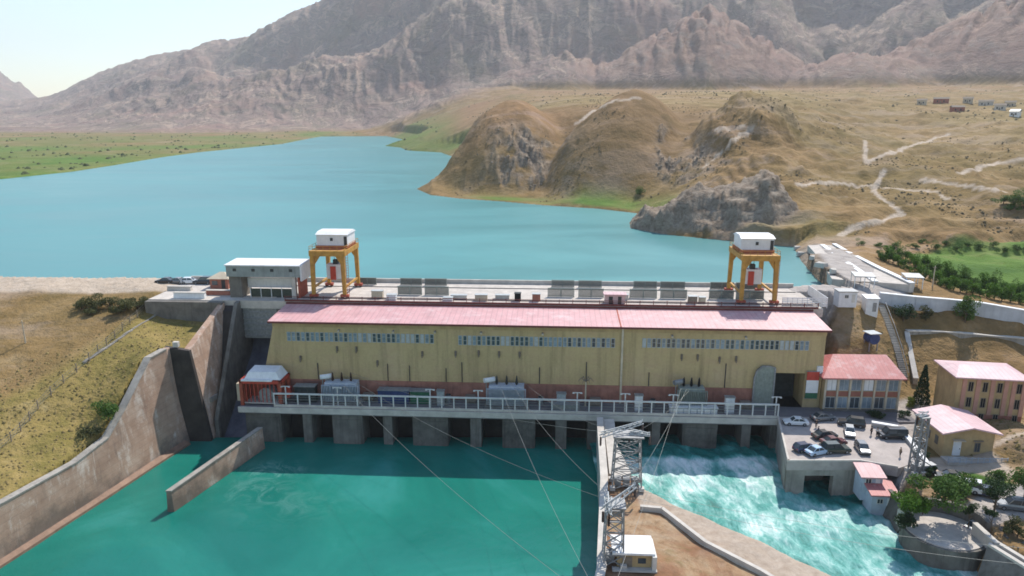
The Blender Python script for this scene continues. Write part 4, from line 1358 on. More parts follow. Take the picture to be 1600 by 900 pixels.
def gantry(x, label):
    t = dthing('gantry_crane', label, 'crane', x, 18.6, 17.3, 'gantry cranes on the dam crest')
    hw, fy, by = 3.4, -5.4, 5.4
    for sxn in (-1, 1):
        for y in (fy, by):
            m = MB()
            x0, x1 = sxn * hw, sxn * (hw - .12)
            m.hexa([(x0 - .36, y - .36, .75), (x0 + .36, y - .36, .75), (x0 + .36, y + .36, .75), (x0 - .36, y + .36, .75)],
                   [(x1 - .44, y * .97 - .44, 9.2), (x1 + .44, y * .97 - .44, 9.2), (x1 + .44, y * .97 + .44, 9.2), (x1 - .44, y * .97 + .44, 9.2)])
            lg = m.done('leg', MT['orange'], t)
            b = MB().box(x0 - .9, x0 + .9, y - .5, y + .5, .35, .85)
            b.done('bogie', MT['rust'], lg)
            MB().tube((x0 - .55, y - .3, .34), (x0 - .55, y + .3, .34), .32, 10).tube((x0 + .55, y - .3, .34), (x0 + .55, y + .3, .34), .32, 10).done('wheel', MT['dark'], lg)
    for y in (fy * .93, by * .93):
        MB().box(-hw - .5, hw + .5, y - .6, y + .6, 9.2, 10.35).done('cross_girder', MT['orange'], t)
        for s_ in (-1, 1):
            MB().xprism([(s_ * (hw - .62), 9.2), (s_ * (hw - 1.7), 9.2), (s_ * (hw - .52), 7.4)], y - .35, y + .35).done('knee_brace', MT['orange'], t)
    for s_ in (-1, 1):
        MB().box(s_ * hw - .5, s_ * hw + .5, fy * .93 + .6, by * .93 - .6, 9.25, 10.3).done('side_girder', MT['orange'], t)
        MB().bar((s_ * (hw - .02), fy + .4, 2.3), (s_ * (hw - .02), by - .4, 2.3), .4).done('tie_beam', MT['orange'], t)
    MB().box(-hw + .5, hw - .5, fy * .93 + .6, by * .93 - .6, 10.1, 10.3).done('platform', MT['rust'], t)
    hs = MB().box(-3.3, 3.5, -1.8, 4.2, 10.9, 13.3).done('machinery_house', MT['white'], t)
    MB().hexa([(-3.5, -2.1, 13.3), (3.7, -2.1, 13.3), (3.7, 4.5, 13.3), (-3.5, 4.5, 13.3)], [(-3.4, -.4, 13.85), (3.6, -.4, 13.85), (3.6, 3.0, 13.85), (-3.4, 3.0, 13.85)]).done('house_roof', MT['white'], hs)
    MB().box(-.3, .3, -1.86, -1.8, 11.9, 12.6).done('window', MT['glass'], hs)
    MB().box(2.75, 3.4, -1.88, -1.8, 10.95, 12.9).done('door', MT['dark'], hs)
    MB().box(-3.4, 3.6, -2.2, 4.5, 10.35, 10.9).done('house_base', MT['rust'], t)
    m = MB()
    for a, b in (((-hw - .4, -5.5), (hw + .4, -5.5)), ((-hw - .4, 5.5), (hw + .4, 5.5)), ((-hw - .4, -5.5), (-hw - .4, 5.5)), ((hw + .4, -5.5), (hw + .4, 5.5))):
        m.bar((*a, 11.3), (*b, 11.3), .07).bar((*a, 10.85), (*b, 10.85), .05)
        for k in range(6):
            q = (a[0] + (b[0] - a[0]) * k / 5, a[1] + (b[1] - a[1]) * k / 5)
            m.bar((*q, 10.3), (*q, 11.3), .07)
    m.done('guard_rail', MT['orange'], t)
    # the grab slung between the legs
    gb = MB().box(-1.9, 1.9, -.6, 1.6, 3.2, 6.4).done('grab_frame', MT['white'], t)
    MB().box(-1.0, .2, -.85, -.6, 3.0, 6.0).done('grab_arm', MT['red'], gb)
    MB().box(-.5, .5, -.2, 1.0, 6.4, 7.4).done('pulley_block', MT['dark'], gb)
    for xx in (-.3, .3):
        MB().tube((xx, .4, 7.4), (xx, .4, 10.1), .05, 5).done('hoist_rope', MT['dark'], gb)
    m = MB()
    for k in range(16):
        m.box(hw + .35, hw + .8, -4.6, -4.5, 1 + k * .55, 1.06 + k * .55)
    m.bar((hw + .35, -4.55, .8), (hw + .35, -4.55, 10), .07).bar((hw + .8, -4.55, .8), (hw + .8, -4.55, 10), .07)
    m.done('ladder', MT['rust'], t)
    return t


gantry(sx(513, 13.2, 22), 'ochre gantry crane with a white house beside the grey gatehouse')
gantry(sx(1186, 13.2, 22), 'ochre gantry crane with a white house at the hillside end of the dam')

# gatehouse over the chute
O = (-54.2, 15, 17.3)
gh = dthing('gatehouse', 'grey boxy gatehouse raised on pillars above the spillway chute', 'gatehouse', *O)
MB(O).box(-62.3, -46.1, 12.2, 18, 22.0, 24.4).done('wall', simple('pale_grey_cladding', (0.27, 0.30, 0.29), 0.2, 0.8, 0.7, streak=0.4), gh)
MB(O).hexa([(-62.5, 11.9, 24.4), (-45.9, 11.9, 24.4), (-45.9, 18.3, 24.4), (-62.5, 18.3, 24.4)], [(-62.5, 11.9, 24.65), (-45.9, 11.9, 24.65), (-45.9, 18.3, 24.9), (-62.5, 18.3, 24.9)]).done('roof', MT['white'], gh)
for k in range(4):
    x = -60.4 + k * 4.1
    MB(O).box(x - .35, x + .35, 12.12, 12.2, 23.2, 23.8).done('window', MT['dark'], gh)
MB(O).box(-62.0, -59.3, 12.6, 17.5, 17.304, 22.0).done('pillar', MT['conc_dark'], gh)
MB(O).box(-48.2, -47.4, 12.6, 13.4, 17.304, 22.0).done('pillar', MT['conc_pale'], gh)
MB(O).box(-48.2, -47.4, 16.6, 17.4, 17.304, 22.0).done('pillar', MT['conc_pale'], gh)
MB(O).box(-46.9, -46.5, 12.6, 17.4, 17.304, 22.0).done('side_panel', MT['rust'], gh)
MB(O).box(-59.2, -48.3, 15.5, 15.8, 18.9, 21.0).done('screen_panel', MT['white'], gh)
m = MB(O)
m.box(-57.5, -48.3, 12.9, 12.96, 17.5, 19.3)
m.done('mesh_fence', MT['mesh'], gh)
for k in range(5):
    MB(O).box(-57.6 + k * 2.3, -57.45 + k * 2.3, 12.75, 12.9, 17.304, 19.5).done('post', MT['fence'], gh)
MB(O).hexa([(-46.1, 12.2, 21.2), (-45.7, 12.0, 21.2), (-45.7, 18.2, 21.2), (-46.1, 18, 21.2)], [(-46.1, 12.2, 24.6), (-45.7, 12.0, 24.6), (-45.7, 18.2, 24.6), (-46.1, 18, 24.6)]).done('end_panel', MT['white'], gh)

# guard hut with a hipped roof
O = (-68, 22, 17.3)
t = dthing('guard_hut', 'small brown hut with a sandy pyramid roof beside the gatehouse', 'hut', *O)
MB().box(-2.1, 2.1, -2, 2, 0.004, 2.4).done('wall', MT['terracotta'], t)
MB().add([(-2.6, -2.5, 2.4), (2.6, -2.5, 2.4), (2.6, 2.5, 2.4), (-2.6, 2.5, 2.4), (-.5, 0, 3.6), (.5, 0, 3.6)], [(0, 1, 5, 4), (1, 2, 5), (2, 3, 4, 5), (3, 0, 4), (3, 2, 1, 0)]).done('roof', MT['beige'], t)
MB().box(.6, 1.5, -2.06, -2, .1, 2.1).done('door', MT['dark'], t)
MB().box(-1.6, -.3, -2.06, -2, .9, 1.9).done('window', MT['glass'], t)

# slatted rack panels in two rows on the crest
proto = None
for row, t_, spans in (('water', 26.2, ((560, 588), (626, 659), (664, 698), (862, 897), (904, 940), (990, 1026), (1032, 1070), (1110, 1146), (1150, 1190))),
                       ('roof', 17.0, ((622, 659), (664, 701), (856, 897), (904, 943), (984, 1026), (1032, 1073), (1108, 1146), (1150, 1193)))):
    for i, (a, b) in enumerate(spans):
        xa, xb = sx(a, t_, 18), sx(b, t_, 18)
        lab = f'dark slatted rack panel, {ORD[i]} from the gatehouse in the row along the {row} side'
        if proto is None:
            proto = dthing('rack_panel', lab, 'rack panel', 0, 0, 0, 'slatted rack panels on the crest')
            m = MB()
            for k in range(26):
                m.box(-.49 + k * .98 / 25 - .015, -.49 + k * .98 / 25 + .015, -.07, .07, .25, 1.85)
            m.done('slats', MT['rack'], proto)
            MB().box(-.5, .5, -.09, .09, 1.85, 2.0).box(-.5, .5, -.09, .09, .1, .25).box(-.508, -.485, -.1, .1, .0, 2.02).box(.485, .508, -.1, .1, .0, 2.02).box(-.012, .012, -.1, .1, .0, 2.02).done('panel_frame', MT['greengrey'], proto)
            o = proto
        else:
            o = copy_tree(proto, label=lab)
        o.location = W((xa + xb) / 2, t_, 17.3)
        o.scale = (xb - xa, 1, 1.0 if row == 'roof' else .85)

# ------------------------------------------------------------------ retaining walls of the chute and the tailrace
TOP = [(-66.0, 129.2, 12.2), (-65.8, 127.6, 12.3), (-66.8, 123.5, 12.0), (-67.3, 120.3, 9.4), (-68.1, 115.4, 5.3), (-68.9, 110.9, 2.0), (-70.4, 104.1, 0.9), (-72.7, 94.6, 1.0), (-73.6, 91.1, 1.0), (-77, 77.5, 1.0), (-83.4, 50, 1.0)]
BASE = [(-63.6 - (128.8 - y) * .242, y) for x, y, z in TOP]
rw = thing('retaining_wall', 'tall stained retaining wall curving down from the chute along the grassy bank', 'retaining wall', (-68, 110, -7.3))
OW = (-68, 110, -7.3)
m = MB(OW)
NS = 4
vs, fs = [], []
for (x, y, z), (bx, by) in zip(TOP, BASE):
    for k in range(NS + 1):
        f = k / NS
        sag = 0.5 * math.sin(math.pi * f) * max(0, z) / 12
        vs.append((bx + (x - bx) * f - sag, by + (y - by) * f, -10 + (z + 10) * f))
    vs.append((x - 1.1, y, z))
    vs.append((x - 1.4, y, -10))
nn = NS + 3
for i in range(len(TOP) - 1):
    for k in range(nn):
        a, b = i * nn + k, i * nn + (k + 1) % nn
        fs.append((a, b, b + nn, a + nn))
fs.append(tuple(range(nn)))
fs.append(tuple(range((len(TOP) - 1) * nn, len(TOP) * nn)))
m.add(vs, fs)
m.done('wall_face', MT['bankwall'], rw)
m = MB(OW)
for (p, q) in zip(TOP[1:-1], TOP[2:]):
    m.hexa([(p[0] - 1.2, p[1], p[2]), (p[0] + .1, p[1], p[2]), (q[0] + .1, q[1], q[2]), (q[0] - 1.2, q[1], q[2])],
           [(p[0] - 1.2, p[1], p[2] + .22), (p[0] + .1, p[1], p[2] + .22), (q[0] + .1, q[1], q[2] + .22), (q[0] - 1.2, q[1], q[2] + .22)])
m.done('coping', MT['conc'], rw)
m = MB(OW)
for (p, q) in zip(BASE[1:-1], BASE[2:]):
    m.hexa([(p[0] - .4, p[1], -10), (p[0] + .9, p[1], -10), (q[0] + .9, q[1], -10), (q[0] - .4, q[1], -10)],
           [(p[0] - .5, p[1], -6.4), (p[0] + .55, p[1], -6.9), (q[0] + .55, q[1], -6.9), (q[0] - .5, q[1], -6.4)])
m.done('footing', simple('reddish_wet_footing', (0.25, 0.155, 0.105), 0.3, 0.6, 0.7), rw)
MB(OW).hexa([(-64.4, 129.0, -10), (-59.4, 129.0, -10), (-59.4, 130.0, -10), (-64.4, 130.0, -10)], [(-67.0, 129.21, 12.25), (-62.3, 129.21, 11.5), (-62.3, 130.2, 11.5), (-67.0, 130.2, 12.25)]).done('end_wall', MT['conc_shade'], rw)  # unlit end face, its shade painted into the colour
MB(OW).hexa([(-62.2, 129.9, -10), (-59.42, 129.9, -10), (-60.5, 146, -10), (-62.8, 146, -10)], [(-63.5, 129.9, 11.75), (-62.32, 129.9, 11.5), (-61.3, 145.2, 16.9), (-62.3, 145.2, 17.0)]).done('upper_wall', MT['bankwall'], rw)
MB(OW).box(-65.4, -64.4, 129.3, 130.1, 12.2, 13.2).done('marker_block', MT['conc_pale'], rw)
MB(OW).cbox((-60.6, 133.2, .2), (1.2, 2.6, .9), R(-5)).done('bracket', MT['conc'], rw)

gw = thing('guide_wall', 'low sloping guide wall running out into the teal water from the deck piers', 'guide wall', (-52.5, 114, -7.3))
OG = (-52.5, 114, -7.3)
MB(OG).hexa([(-56.3, 103.0, -11), (-54.9, 103.0, -11), (-47.8, 125.8, -11), (-49.2, 125.8, -11)], [(-56.0, 103.2, -3.7), (-55.2, 103.2, -3.7), (-48.2, 125.8, -3.0), (-49.0, 125.8, -3.0)]).done('wall_body', MT['bankwall'], gw)
MB(OG).hexa([(-56.1, 103.1, -3.7), (-55.1, 103.1, -3.7), (-48.1, 125.8, -3.0), (-49.1, 125.8, -3.0)], [(-56.1, 103.1, -3.5), (-55.1, 103.1, -3.5), (-48.1, 125.8, -2.8), (-49.1, 125.8, -2.8)]).done('coping', MT['conc'], gw)

# ------------------------------------------------------------------ island between the two races
ISL = [(16.6, 122.2), (18.9, 122.2), (17.9, 112), (18.8, 102), (20.3, 98), (24.0, 93.5), (33, 84.5), (44, 72), (60, 52), (4, 52), (10.9, 77), (14.2, 100)]


def isl_z(x, y):
    d = sdf(ISL, x, y)
    e = np.clip(d, 0, None)
    z = -0.25 + fbm(x / 6, y / 6, 4, 301) * 0.22 - e * (0.95 + 4.0 * sstep(96, 102, y)) + fbm(x / 1.6, y / 1.6, 3, 305) * 0.25 * sstep(0, 1.5, e)
    edge = 10.9 + (y - 77) * (14.2 - 10.9) / 23 + 0.25
    return np.where(x < edge, -11, np.maximum(z, -11))


def isl_mat():
    k = NT('island_earth').set(0.95, 0, 0.1)
    a = k.noise(0.10, 7, 0.7, 0.5)
    col = k.ramp(a, [(0.3, (0.17, 0.085, 0.048)), (0.45, (0.255, 0.14, 0.08)), (0.55, (0.33, 0.22, 0.13)), (0.70, (0.44, 0.35, 0.245))])
    f = k.noise(0.9, 8, 0.75)
    col = k.mix(k.math('MULTIPLY', k.ramp(f, [(0.5, 0.0), (0.68, 1.0)]), 0.55), col, (0.12, 0.075, 0.04))
    g = k.noise(0.16, 5, 0.7)
    col = k.mix(k.math('MULTIPLY', k.ramp(g, [(0.58, 0.0), (0.70, 1.0)]), 0.6), col, (0.15, 0.14, 0.05))
    col = k.mix(k.attr('apron'), col, k.ramp(f, [(0.3, (0.30, 0.235, 0.18)), (0.7, (0.47, 0.39, 0.315))]))
    k.color(col)
    k.bump(k.math('ADD', f, k.math('MULTIPLY', a, 3)), 0.6, 0.25)
    return k.m


gx, gy = np.meshgrid(np.arange(4, 66, .35), np.arange(48, 124, .35))
KERB = [at(*p, -.2)[:2] for p in ((1000, 797), (1034, 800), (1102, 853), (1189, 898), (1330, 985))]
kd = np.zeros_like(gx)
for i in range(len(KERB) - 1):
    pass
side = np.interp(gy, [p[1] for p in reversed(KERB)], [p[0] for p in reversed(KERB)])
apron = np.clip(np.maximum(sstep(0.0, 0.8, gx - side), sstep(100, 103, gy)) + fbm(gx / 3, gy / 3, 3, 7) * .25, 0, 1)
io = grid_mesh('island_ground', gx, gy, isl_z(gx, gy), isl_mat(), {'apron': apron})
io['kind'] = 'structure'

iw = thing('island_wall', 'pale concrete wall lining the teal side of the island', 'wall', (14, 100, 0))
OI = (14, 100, 0)
MB(OI).prism([(16.0, 122.8), (16.9, 122.8), (14.8, 100), (11.5, 77), (4.5, 50), (3.6, 50), (10.6, 77), (13.9, 100)], -11, .35).done('wall_body', MT['conc_pale'], iw)
MB(OI).prism([(15.9, 122.85), (17.1, 122.85), (15.0, 100), (11.7, 77), (4.7, 50), (3.5, 50), (10.5, 77), (13.8, 100)], .35, .6).done('coping', MT['conc_pale'], iw)
MB(OI).prism([(17.2, 123.0), (19.2, 123.0), (18.2, 112), (19.0, 102), (18.2, 100.4), (15.5, 102)], -11, .15).done('pier_block', MT['conc_pale'], iw)
kw = thing('kerb_wall', 'low pale kerb wall slanting across the reddish island', 'kerb wall', (*KERB[2], -.2))
OK_ = (*KERB[2], -.2)
m = MB(OK_)
for p, q in zip(KERB[:-1], KERB[1:]):
    dx, dy = q[0] - p[0], q[1] - p[1]
    n_ = math.hypot(dx, dy)
    nx, ny = -dy / n_ * .28, dx / n_ * .28
    m.hexa([(p[0] + nx, p[1] + ny, -2), (p[0] - nx, p[1] - ny, -2), (q[0] - nx, q[1] - ny, -2), (q[0] + nx, q[1] + ny, -2)], [(p[0] + nx, p[1] + ny, .55), (p[0] - nx, p[1] - ny, .55), (q[0] - nx, q[1] - ny, .55), (q[0] + nx, q[1] + ny, .55)])
m.done('kerb', MT['conc_pale'], kw)

# hut on the island
t = thing('pump_hut', 'small flat white roofed hut with a sandy wall on the island', 'hut', (15.4, 79.6, -.2), R(-3))
t.scale = (.9, .86, .82)
MB().box(-2.3, 2.5, -1.6, 2.2, 0, 2.5).done('wall', MT['ochre'], t)
MB().box(-3.0, 2.9, -2.0, 2.7, 2.5, 2.85).done('roof', MT['white'], t)
MB().box(2.5, 3.1, -2.4, 2.4, 0, 2.55).done('side_wall', MT['door'], t)
MB().box(-1.2, -.2, -1.68, -1.6, 0.05, 2.0).done('door', MT['wood'], t)
MB().box(.6, 1.7, -1.66, -1.6, .9, 1.8).done('window', MT['glass'], t)
MB().box(-3, 3.2, -2.6, -1.65, .002, .25).done('step', MT['conc_pale'], t)


def pylon(x, y, z, hgt, wd, dp, label, rz=0.0, arms=(1, 1)):
    t = thing('lattice_pylon', label, 'pylon', (x, y, z), rz, 'lattice pylons on the island')
    lw = .2
    legs = [(-wd / 2, -dp / 2), (wd / 2, -dp / 2), (wd / 2, dp / 2), (-wd / 2, dp / 2)]
    tp = .82
    for a, b in legs:
        l_ = MB().bar((a, b, 0), (a * tp, b * tp, hgt), lw).done('leg', MT['steel'], t)
        MB().cbox((a, b, .2), (.8, .8, .55)).done('footing', MT['conc_pale'], l_)
    n = 5
    for i in range(4):
        p, q = legs[i], legs[(i + 1) % 4]
        m = MB()
        for k in range(n):
            f0, f1 = k / n, (k + 1) / n
            s0, s1 = 1 - (1 - tp) * f0, 1 - (1 - tp) * f1
            m.bar((p[0] * s0, p[1] * s0, hgt * f0), (q[0] * s1, q[1] * s1, hgt * f1), .1).bar((q[0] * s0, q[1] * s0, hgt * f0), (p[0] * s1, p[1] * s1, hgt * f1), .1)
            m.bar((p[0] * s1, p[1] * s1, hgt * f1), (q[0] * s1, q[1] * s1, hgt * f1), .12)
        m.done('bracing', MT['steel'], t)
    MB().box(-wd * .52, wd * .52, -dp * .5, dp * .5, hgt, hgt + .2).done('platform', MT['steel'], t)
    for i, (ax, ay, bx, by, bz) in enumerate(arms):
        m = MB()
        A = Vector((ax, ay, hgt + .35))
        B = Vector((bx, by, hgt + bz))
        d = (B - A).normalized()
        up, sd_ = Vector((0, 0, 1)), d.cross(Vector((0, 0, 1))).normalized()
        for o1, o2 in ((.45, 0), (-.45, 0), (0, .7)):
            m.bar(tuple(A + sd_ * o1 + up * o2), tuple(B + sd_ * o1 * .5 + up * o2 * .5), .14)
        L_ = (B - A).length
        k_ = int(L_ / .8)
        for k in range(k_):
            P, Q = A.lerp(B, k / k_), A.lerp(B, (k + 1) / k_)
            m.bar(tuple(P + sd_ * .42), tuple(Q - sd_ * .42), .07).bar(tuple(P + sd_ * .42), tuple(Q + up * .6), .07).bar(tuple(P - sd_ * .42), tuple(Q + up * .6), .07)
        arm = m.done('crossarm', MT['frame'], t)
        for P in (A, B):
            s_ = MB()
            for k in range(7):
                s_.tube((P.x, P.y, P.z - .15 - k * .2), (P.x, P.y, P.z - .25 - k * .2), .16, 8)
            s_.tube((P.x, P.y, P.z), (P.x, P.y, P.z - 1.6), .04, 5)
            s_.done('insulator', MT['brown'], arm)
    m = MB()
    for k in range(3):
        m.box(-wd / 2 + .4 + k * 1.3, -wd / 2 + 1.4 + k * 1.3, -.6, .7, .05, 1.3)
    m.done('switch_box', MT['steel'], t)
    return t


pylon(17.6, 98.6, 0, 8.4, 4.4, 2.8, 'grey lattice pylon at the waterside point of the island', R(-4), ((-4.2, -1.5, 2.3, 1.4, 1.4), (.2, 0, 3.2, -.6, .3)))
pylon(12.9, 79.5, 0, 8.0, 2.5, 2.6, 'grey lattice pylon beside the white roofed hut on the island', R(-4), ((-1.6, -2.2, 2.6, 1.4, 1.8), (-.8, 1.2, -.9, -2.8, .2)))
pylon(9.0, 60.0, 0, 8.0, 2.5, 2.6, 'grey lattice pylon farthest along the island from the powerhouse', R(-4), ((-1.6, -2.2, 2.6, 1.4, 1.8), (-.8, 1.2, -.9, -2.8, .2)))


def cable(p, q, sag, label):
    p, q = Vector(p), Vector(q)
    n = 18
    mid = (p + q) / 2
    m = MB(tuple(p))
    pts = [p.lerp(q, k / n) - Vector((0, 0, sag * 4 * (k / n) * (1 - k / n))) for k in range(n + 1)]
    for a, b in zip(pts[:-1], pts[1:]):
        m.tube(tuple(a), tuple(b), .02, 4)
    o = m.done('power_cable', MT['cable'], None)
    o.location = p
    tag(o, label, 'cable', 'power cables from the transformers')


CN = ['transformer beside the red hoist', 'middle transformer', 'greenish transformer']
for i, xc in enumerate((-33.7, -0.9, 34.8)):
    wd = (7.4, 7.8, 5.8)[i]
    for k in range(3):
        a = W(xc + (k - 1) * wd * .25, -2.6, (6.3, 6.3, 6.7)[i])
        b = [(8.0 + i * .8, 60.5, 8.6), (12.0 + i * .8, 79.0, 8.9), (15.2 + i * 1.6, 98.2, 9.0)][k]
        cable(a, b, (2.0, 1.8, 1.4)[i], f'thin power cable from the {ORD[k]} bushing of the {CN[i]}')
for k in range(2):
    cable((15.4 + k * .5, 80.6, 9.4 - k * 1.2), (95, 72 - k * 5, 6), 3.0, f'thin grey power cable from the hut pylon across the foaming race, {("upper", "lower")[k]} one')

# ------------------------------------------------------------------ parking deck
LOT = [(50.3, 124.2), (45.4, 106.2), (57.5, 106.2), (62.5, 104.0), (66.5, 106.0), (70.5, 116.5), (72, 121.5), (66, 124.2)]
lot = thing('parking_deck', 'pale concrete parking deck standing over the foaming race', 'parking deck', (57, 114, 0))
OL = (57, 114, 0)
MB(OL).prism(LOT, -1.5, .02).done('slab', MT['lot'], lot)
# front wall with an opening, side wall
m = MB(OL)
xa, xb = 49.2, 53.7
m.hexa([(45.6, 106.4, -11), (48.6, 106.4, -11), (48.6, 107.6, -11), (46.0, 107.6, -11)], [(45.6, 106.4, -1.52), (48.6, 106.4, -1.52), (48.6, 107.6, -1.52), (46.0, 107.6, -1.52)])
m.box(53.4, 58.5, 106.4, 107.6, -11, -1.52)
m.box(48.62, 53.38, 106.4, 107.6, -2.6, -1.52)
m.done('front_wall', MT['conc'], lot)
MB(OL).hexa([(45.75, 107.4, -11), (46.7, 107.4, -11), (51.2, 124.0, -11), (50.3, 124.0, -11)], [(45.75, 107.4, -1.52), (46.7, 107.4, -1.52), (51.2, 124.0, -1.52), (50.3, 124.0, -1.52)]).done('side_wall', MT['conc'], lot)
MB(OL).box(48.3, 53.9, 111, 111.3, -11, -1.6).done('inner_wall', MT['conc_dark'], lot)
m = MB(OL)
ring = LOT[:4]
for p, q in ((LOT[0], LOT[1]), (LOT[1], LOT[2]), (LOT[2], LOT[3])):
    dx, dy = q[0] - p[0], q[1] - p[1]
    n_ = math.hypot(dx, dy)
    nx, ny = -dy / n_ * .16, dx / n_ * .16
    p = (p[0] + nx * 1.2, p[1] + ny * 1.2)
    q = (q[0] + nx * 1.2, q[1] + ny * 1.2)
    m.hexa([(p[0] + nx, p[1] + ny, .02), (p[0] - nx, p[1] - ny, .02), (q[0] - nx, q[1] - ny, .02), (q[0] + nx, q[1] + ny, .02)], [(p[0] + nx, p[1] + ny, .3), (p[0] - nx, p[1] - ny, .3), (q[0] - nx, q[1] - ny, .3), (q[0] + nx, q[1] + ny, .3)])
m.done('kerb', MT['conc_pale'], lot)

# concrete bastion on the bank
BC = (62.6, 91.0)
bs = thing('bastion', 'round dark concrete bastion with a pale floor above the foaming race', 'bastion', (*BC, -2))
OB = (*BC, -2)


def arc(r_, a0, a1, n):
    return [(BC[0] + r_ * math.cos(R(a0 + (a1 - a0) * k / n)), BC[1] + r_ * .95 * math.sin(R(a0 + (a1 - a0) * k / n))) for k in range(n + 1)]


MB(OB).prism(arc(5.6, 0, 360, 48)[:-1], -11, -3.0).done('drum_wall', MT['conc_dark'], bs)
MB(OB).prism(arc(5.2, 0, 360, 48)[:-1], -3.0, -2.85).done('floor', MT['deckpale'], bs)
m = MB(OB)
o_, i_ = arc(5.85, -15, 165, 24), arc(5.25, -15, 165, 24)
for k in range(24):
    m.hexa([(*i_[k], -4), (*o_[k], -4), (*o_[k + 1], -4), (*i_[k + 1], -4)], [(*i_[k], -.9), (*o_[k], -.9), (*o_[k + 1], -.9), (*i_[k + 1], -.9)])
m.done('rear_wall', MT['conc_dark'], bs)
MB(OB).cbox((57.6, 92.6, -1.8), (1.7, 1.2, 2.4), R(20)).done('cap_block', MT['conc_pale'], bs)

bw = thing('bank_wall', 'dark stained bank wall between the parking deck and the round bastion', 'bank wall', (58.6, 101, -6))
OW2 = (58.6, 101, -6)
m, m2 = MB(OW2), MB(OW2)
BL = [(57.7, 107.0, 59.0, -1.0), (57.9, 102.5, 59.6, -2.3), (57.6, 98.5, 59.7, -2.2), (57.5, 95.2, 59.2, -1.9)]
for p, q in zip(BL[:-1], BL[1:]):
    m.hexa([(p[0], p[1], -11), (p[0] + 3, p[1], -11), (q[0] + 3, q[1], -11), (q[0], q[1], -11)], [(p[2], p[1], p[3]), (p[2] + 1, p[1], p[3]), (q[2] + 1, q[1], q[3]), (q[2], q[1], q[3])])
    m2.hexa([(p[2] - .1, p[1], p[3]), (p[2] + .6, p[1], p[3]), (q[2] + .6, q[1], q[3]), (q[2] - .1, q[1], q[3])], [(p[2] - .1, p[1], p[3] + .2), (p[2] + .6, p[1], p[3] + .2), (q[2] + .6, q[1], q[3] + .2), (q[2] - .1, q[1], q[3] + .2)])
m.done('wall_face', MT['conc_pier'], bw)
m2.done('coping', MT['conc_dark'], bw)

# wall and kerb beyond the bastion
kb = thing('bank_wall', 'dark sloping bank wall with a pale coping past the round bastion', 'bank wall', (68, 82, -2))
OBW = (68, 82, -2)
P_ = [at(1545, 852, -1.7)[:2], at(1600, 886, -1.7)[:2], at(1720, 960, -1.7)[:2]]
m, m2 = MB(OBW), MB(OBW)
for p, q in zip(P_[:-1], P_[1:]):
    m.hexa([(p[0] - 4.5, p[1] - 3.5, -10), (p[0] + .6, p[1] + .4, -10), (q[0] + .6, q[1] + .4, -10), (q[0] - 4.5, q[1] - 3.5, -10)], [(p[0] - .3, p[1] - .2, -1.7), (p[0] + .6, p[1] + .4, -1.7), (q[0] + .6, q[1] + .4, -1.7), (q[0] - .3, q[1] - .2, -1.7)])
    for d_ in (0, 1.1):
        m2.hexa([(p[0] - .3 + d_, p[1] - .2 + d_, -1.9), (p[0] + .25 + d_, p[1] + .2 + d_, -1.9), (q[0] + .25 + d_, q[1] + .2 + d_, -1.9), (q[0] - .3 + d_, q[1] - .2 + d_, -1.9)],
                [(p[0] - .3 + d_, p[1] - .2 + d_, -1.35), (p[0] + .25 + d_, p[1] + .2 + d_, -1.35), (q[0] + .25 + d_, q[1] + .2 + d_, -1.35), (q[0] - .3 + d_, q[1] - .2 + d_, -1.35)])
m.done('wall_face', MT['conc_dark'], kb)
m2.done('coping', MT['conc_pale'], kb)


def wall_run(name, label, cat, pts, th, below, col, cop=None, group=None):
    """a wall following 3-D top points"""
    o = thing(name, label, cat, pts[0], 0, group)
    m, c = MB(pts[0]), MB(pts[0])
    for p, q in zip(pts[:-1], pts[1:]):
        dx, dy = q[0] - p[0], q[1] - p[1]
        n_ = math.hypot(dx, dy)
        nx, ny = -dy / n_ * th / 2, dx / n_ * th / 2
        m.hexa([(p[0] + nx, p[1] + ny, p[2] - below), (p[0] - nx, p[1] - ny, p[2] - below), (q[0] - nx, q[1] - ny, q[2] - below), (q[0] + nx, q[1] + ny, q[2] - below)],
               [(p[0] + nx, p[1] + ny, p[2]), (p[0] - nx, p[1] - ny, p[2]), (q[0] - nx, q[1] - ny, q[2]), (q[0] + nx, q[1] + ny, q[2])])
        nx, ny = nx * 1.25, ny * 1.25
        c.hexa([(p[0] + nx, p[1] + ny, p[2] + .002), (p[0] - nx, p[1] - ny, p[2] + .002), (q[0] - nx, q[1] - ny, q[2] + .002), (q[0] + nx, q[1] + ny, q[2] + .002)],
               [(p[0] + nx, p[1] + ny, p[2] + .2), (p[0] - nx, p[1] - ny, p[2] + .2), (q[0] - nx, q[1] - ny, q[2] + .2), (q[0] + nx, q[1] + ny, q[2] + .2)])
    m.done('wall_body', col, o)
    c.done('coping', cop or col, o)
    return o


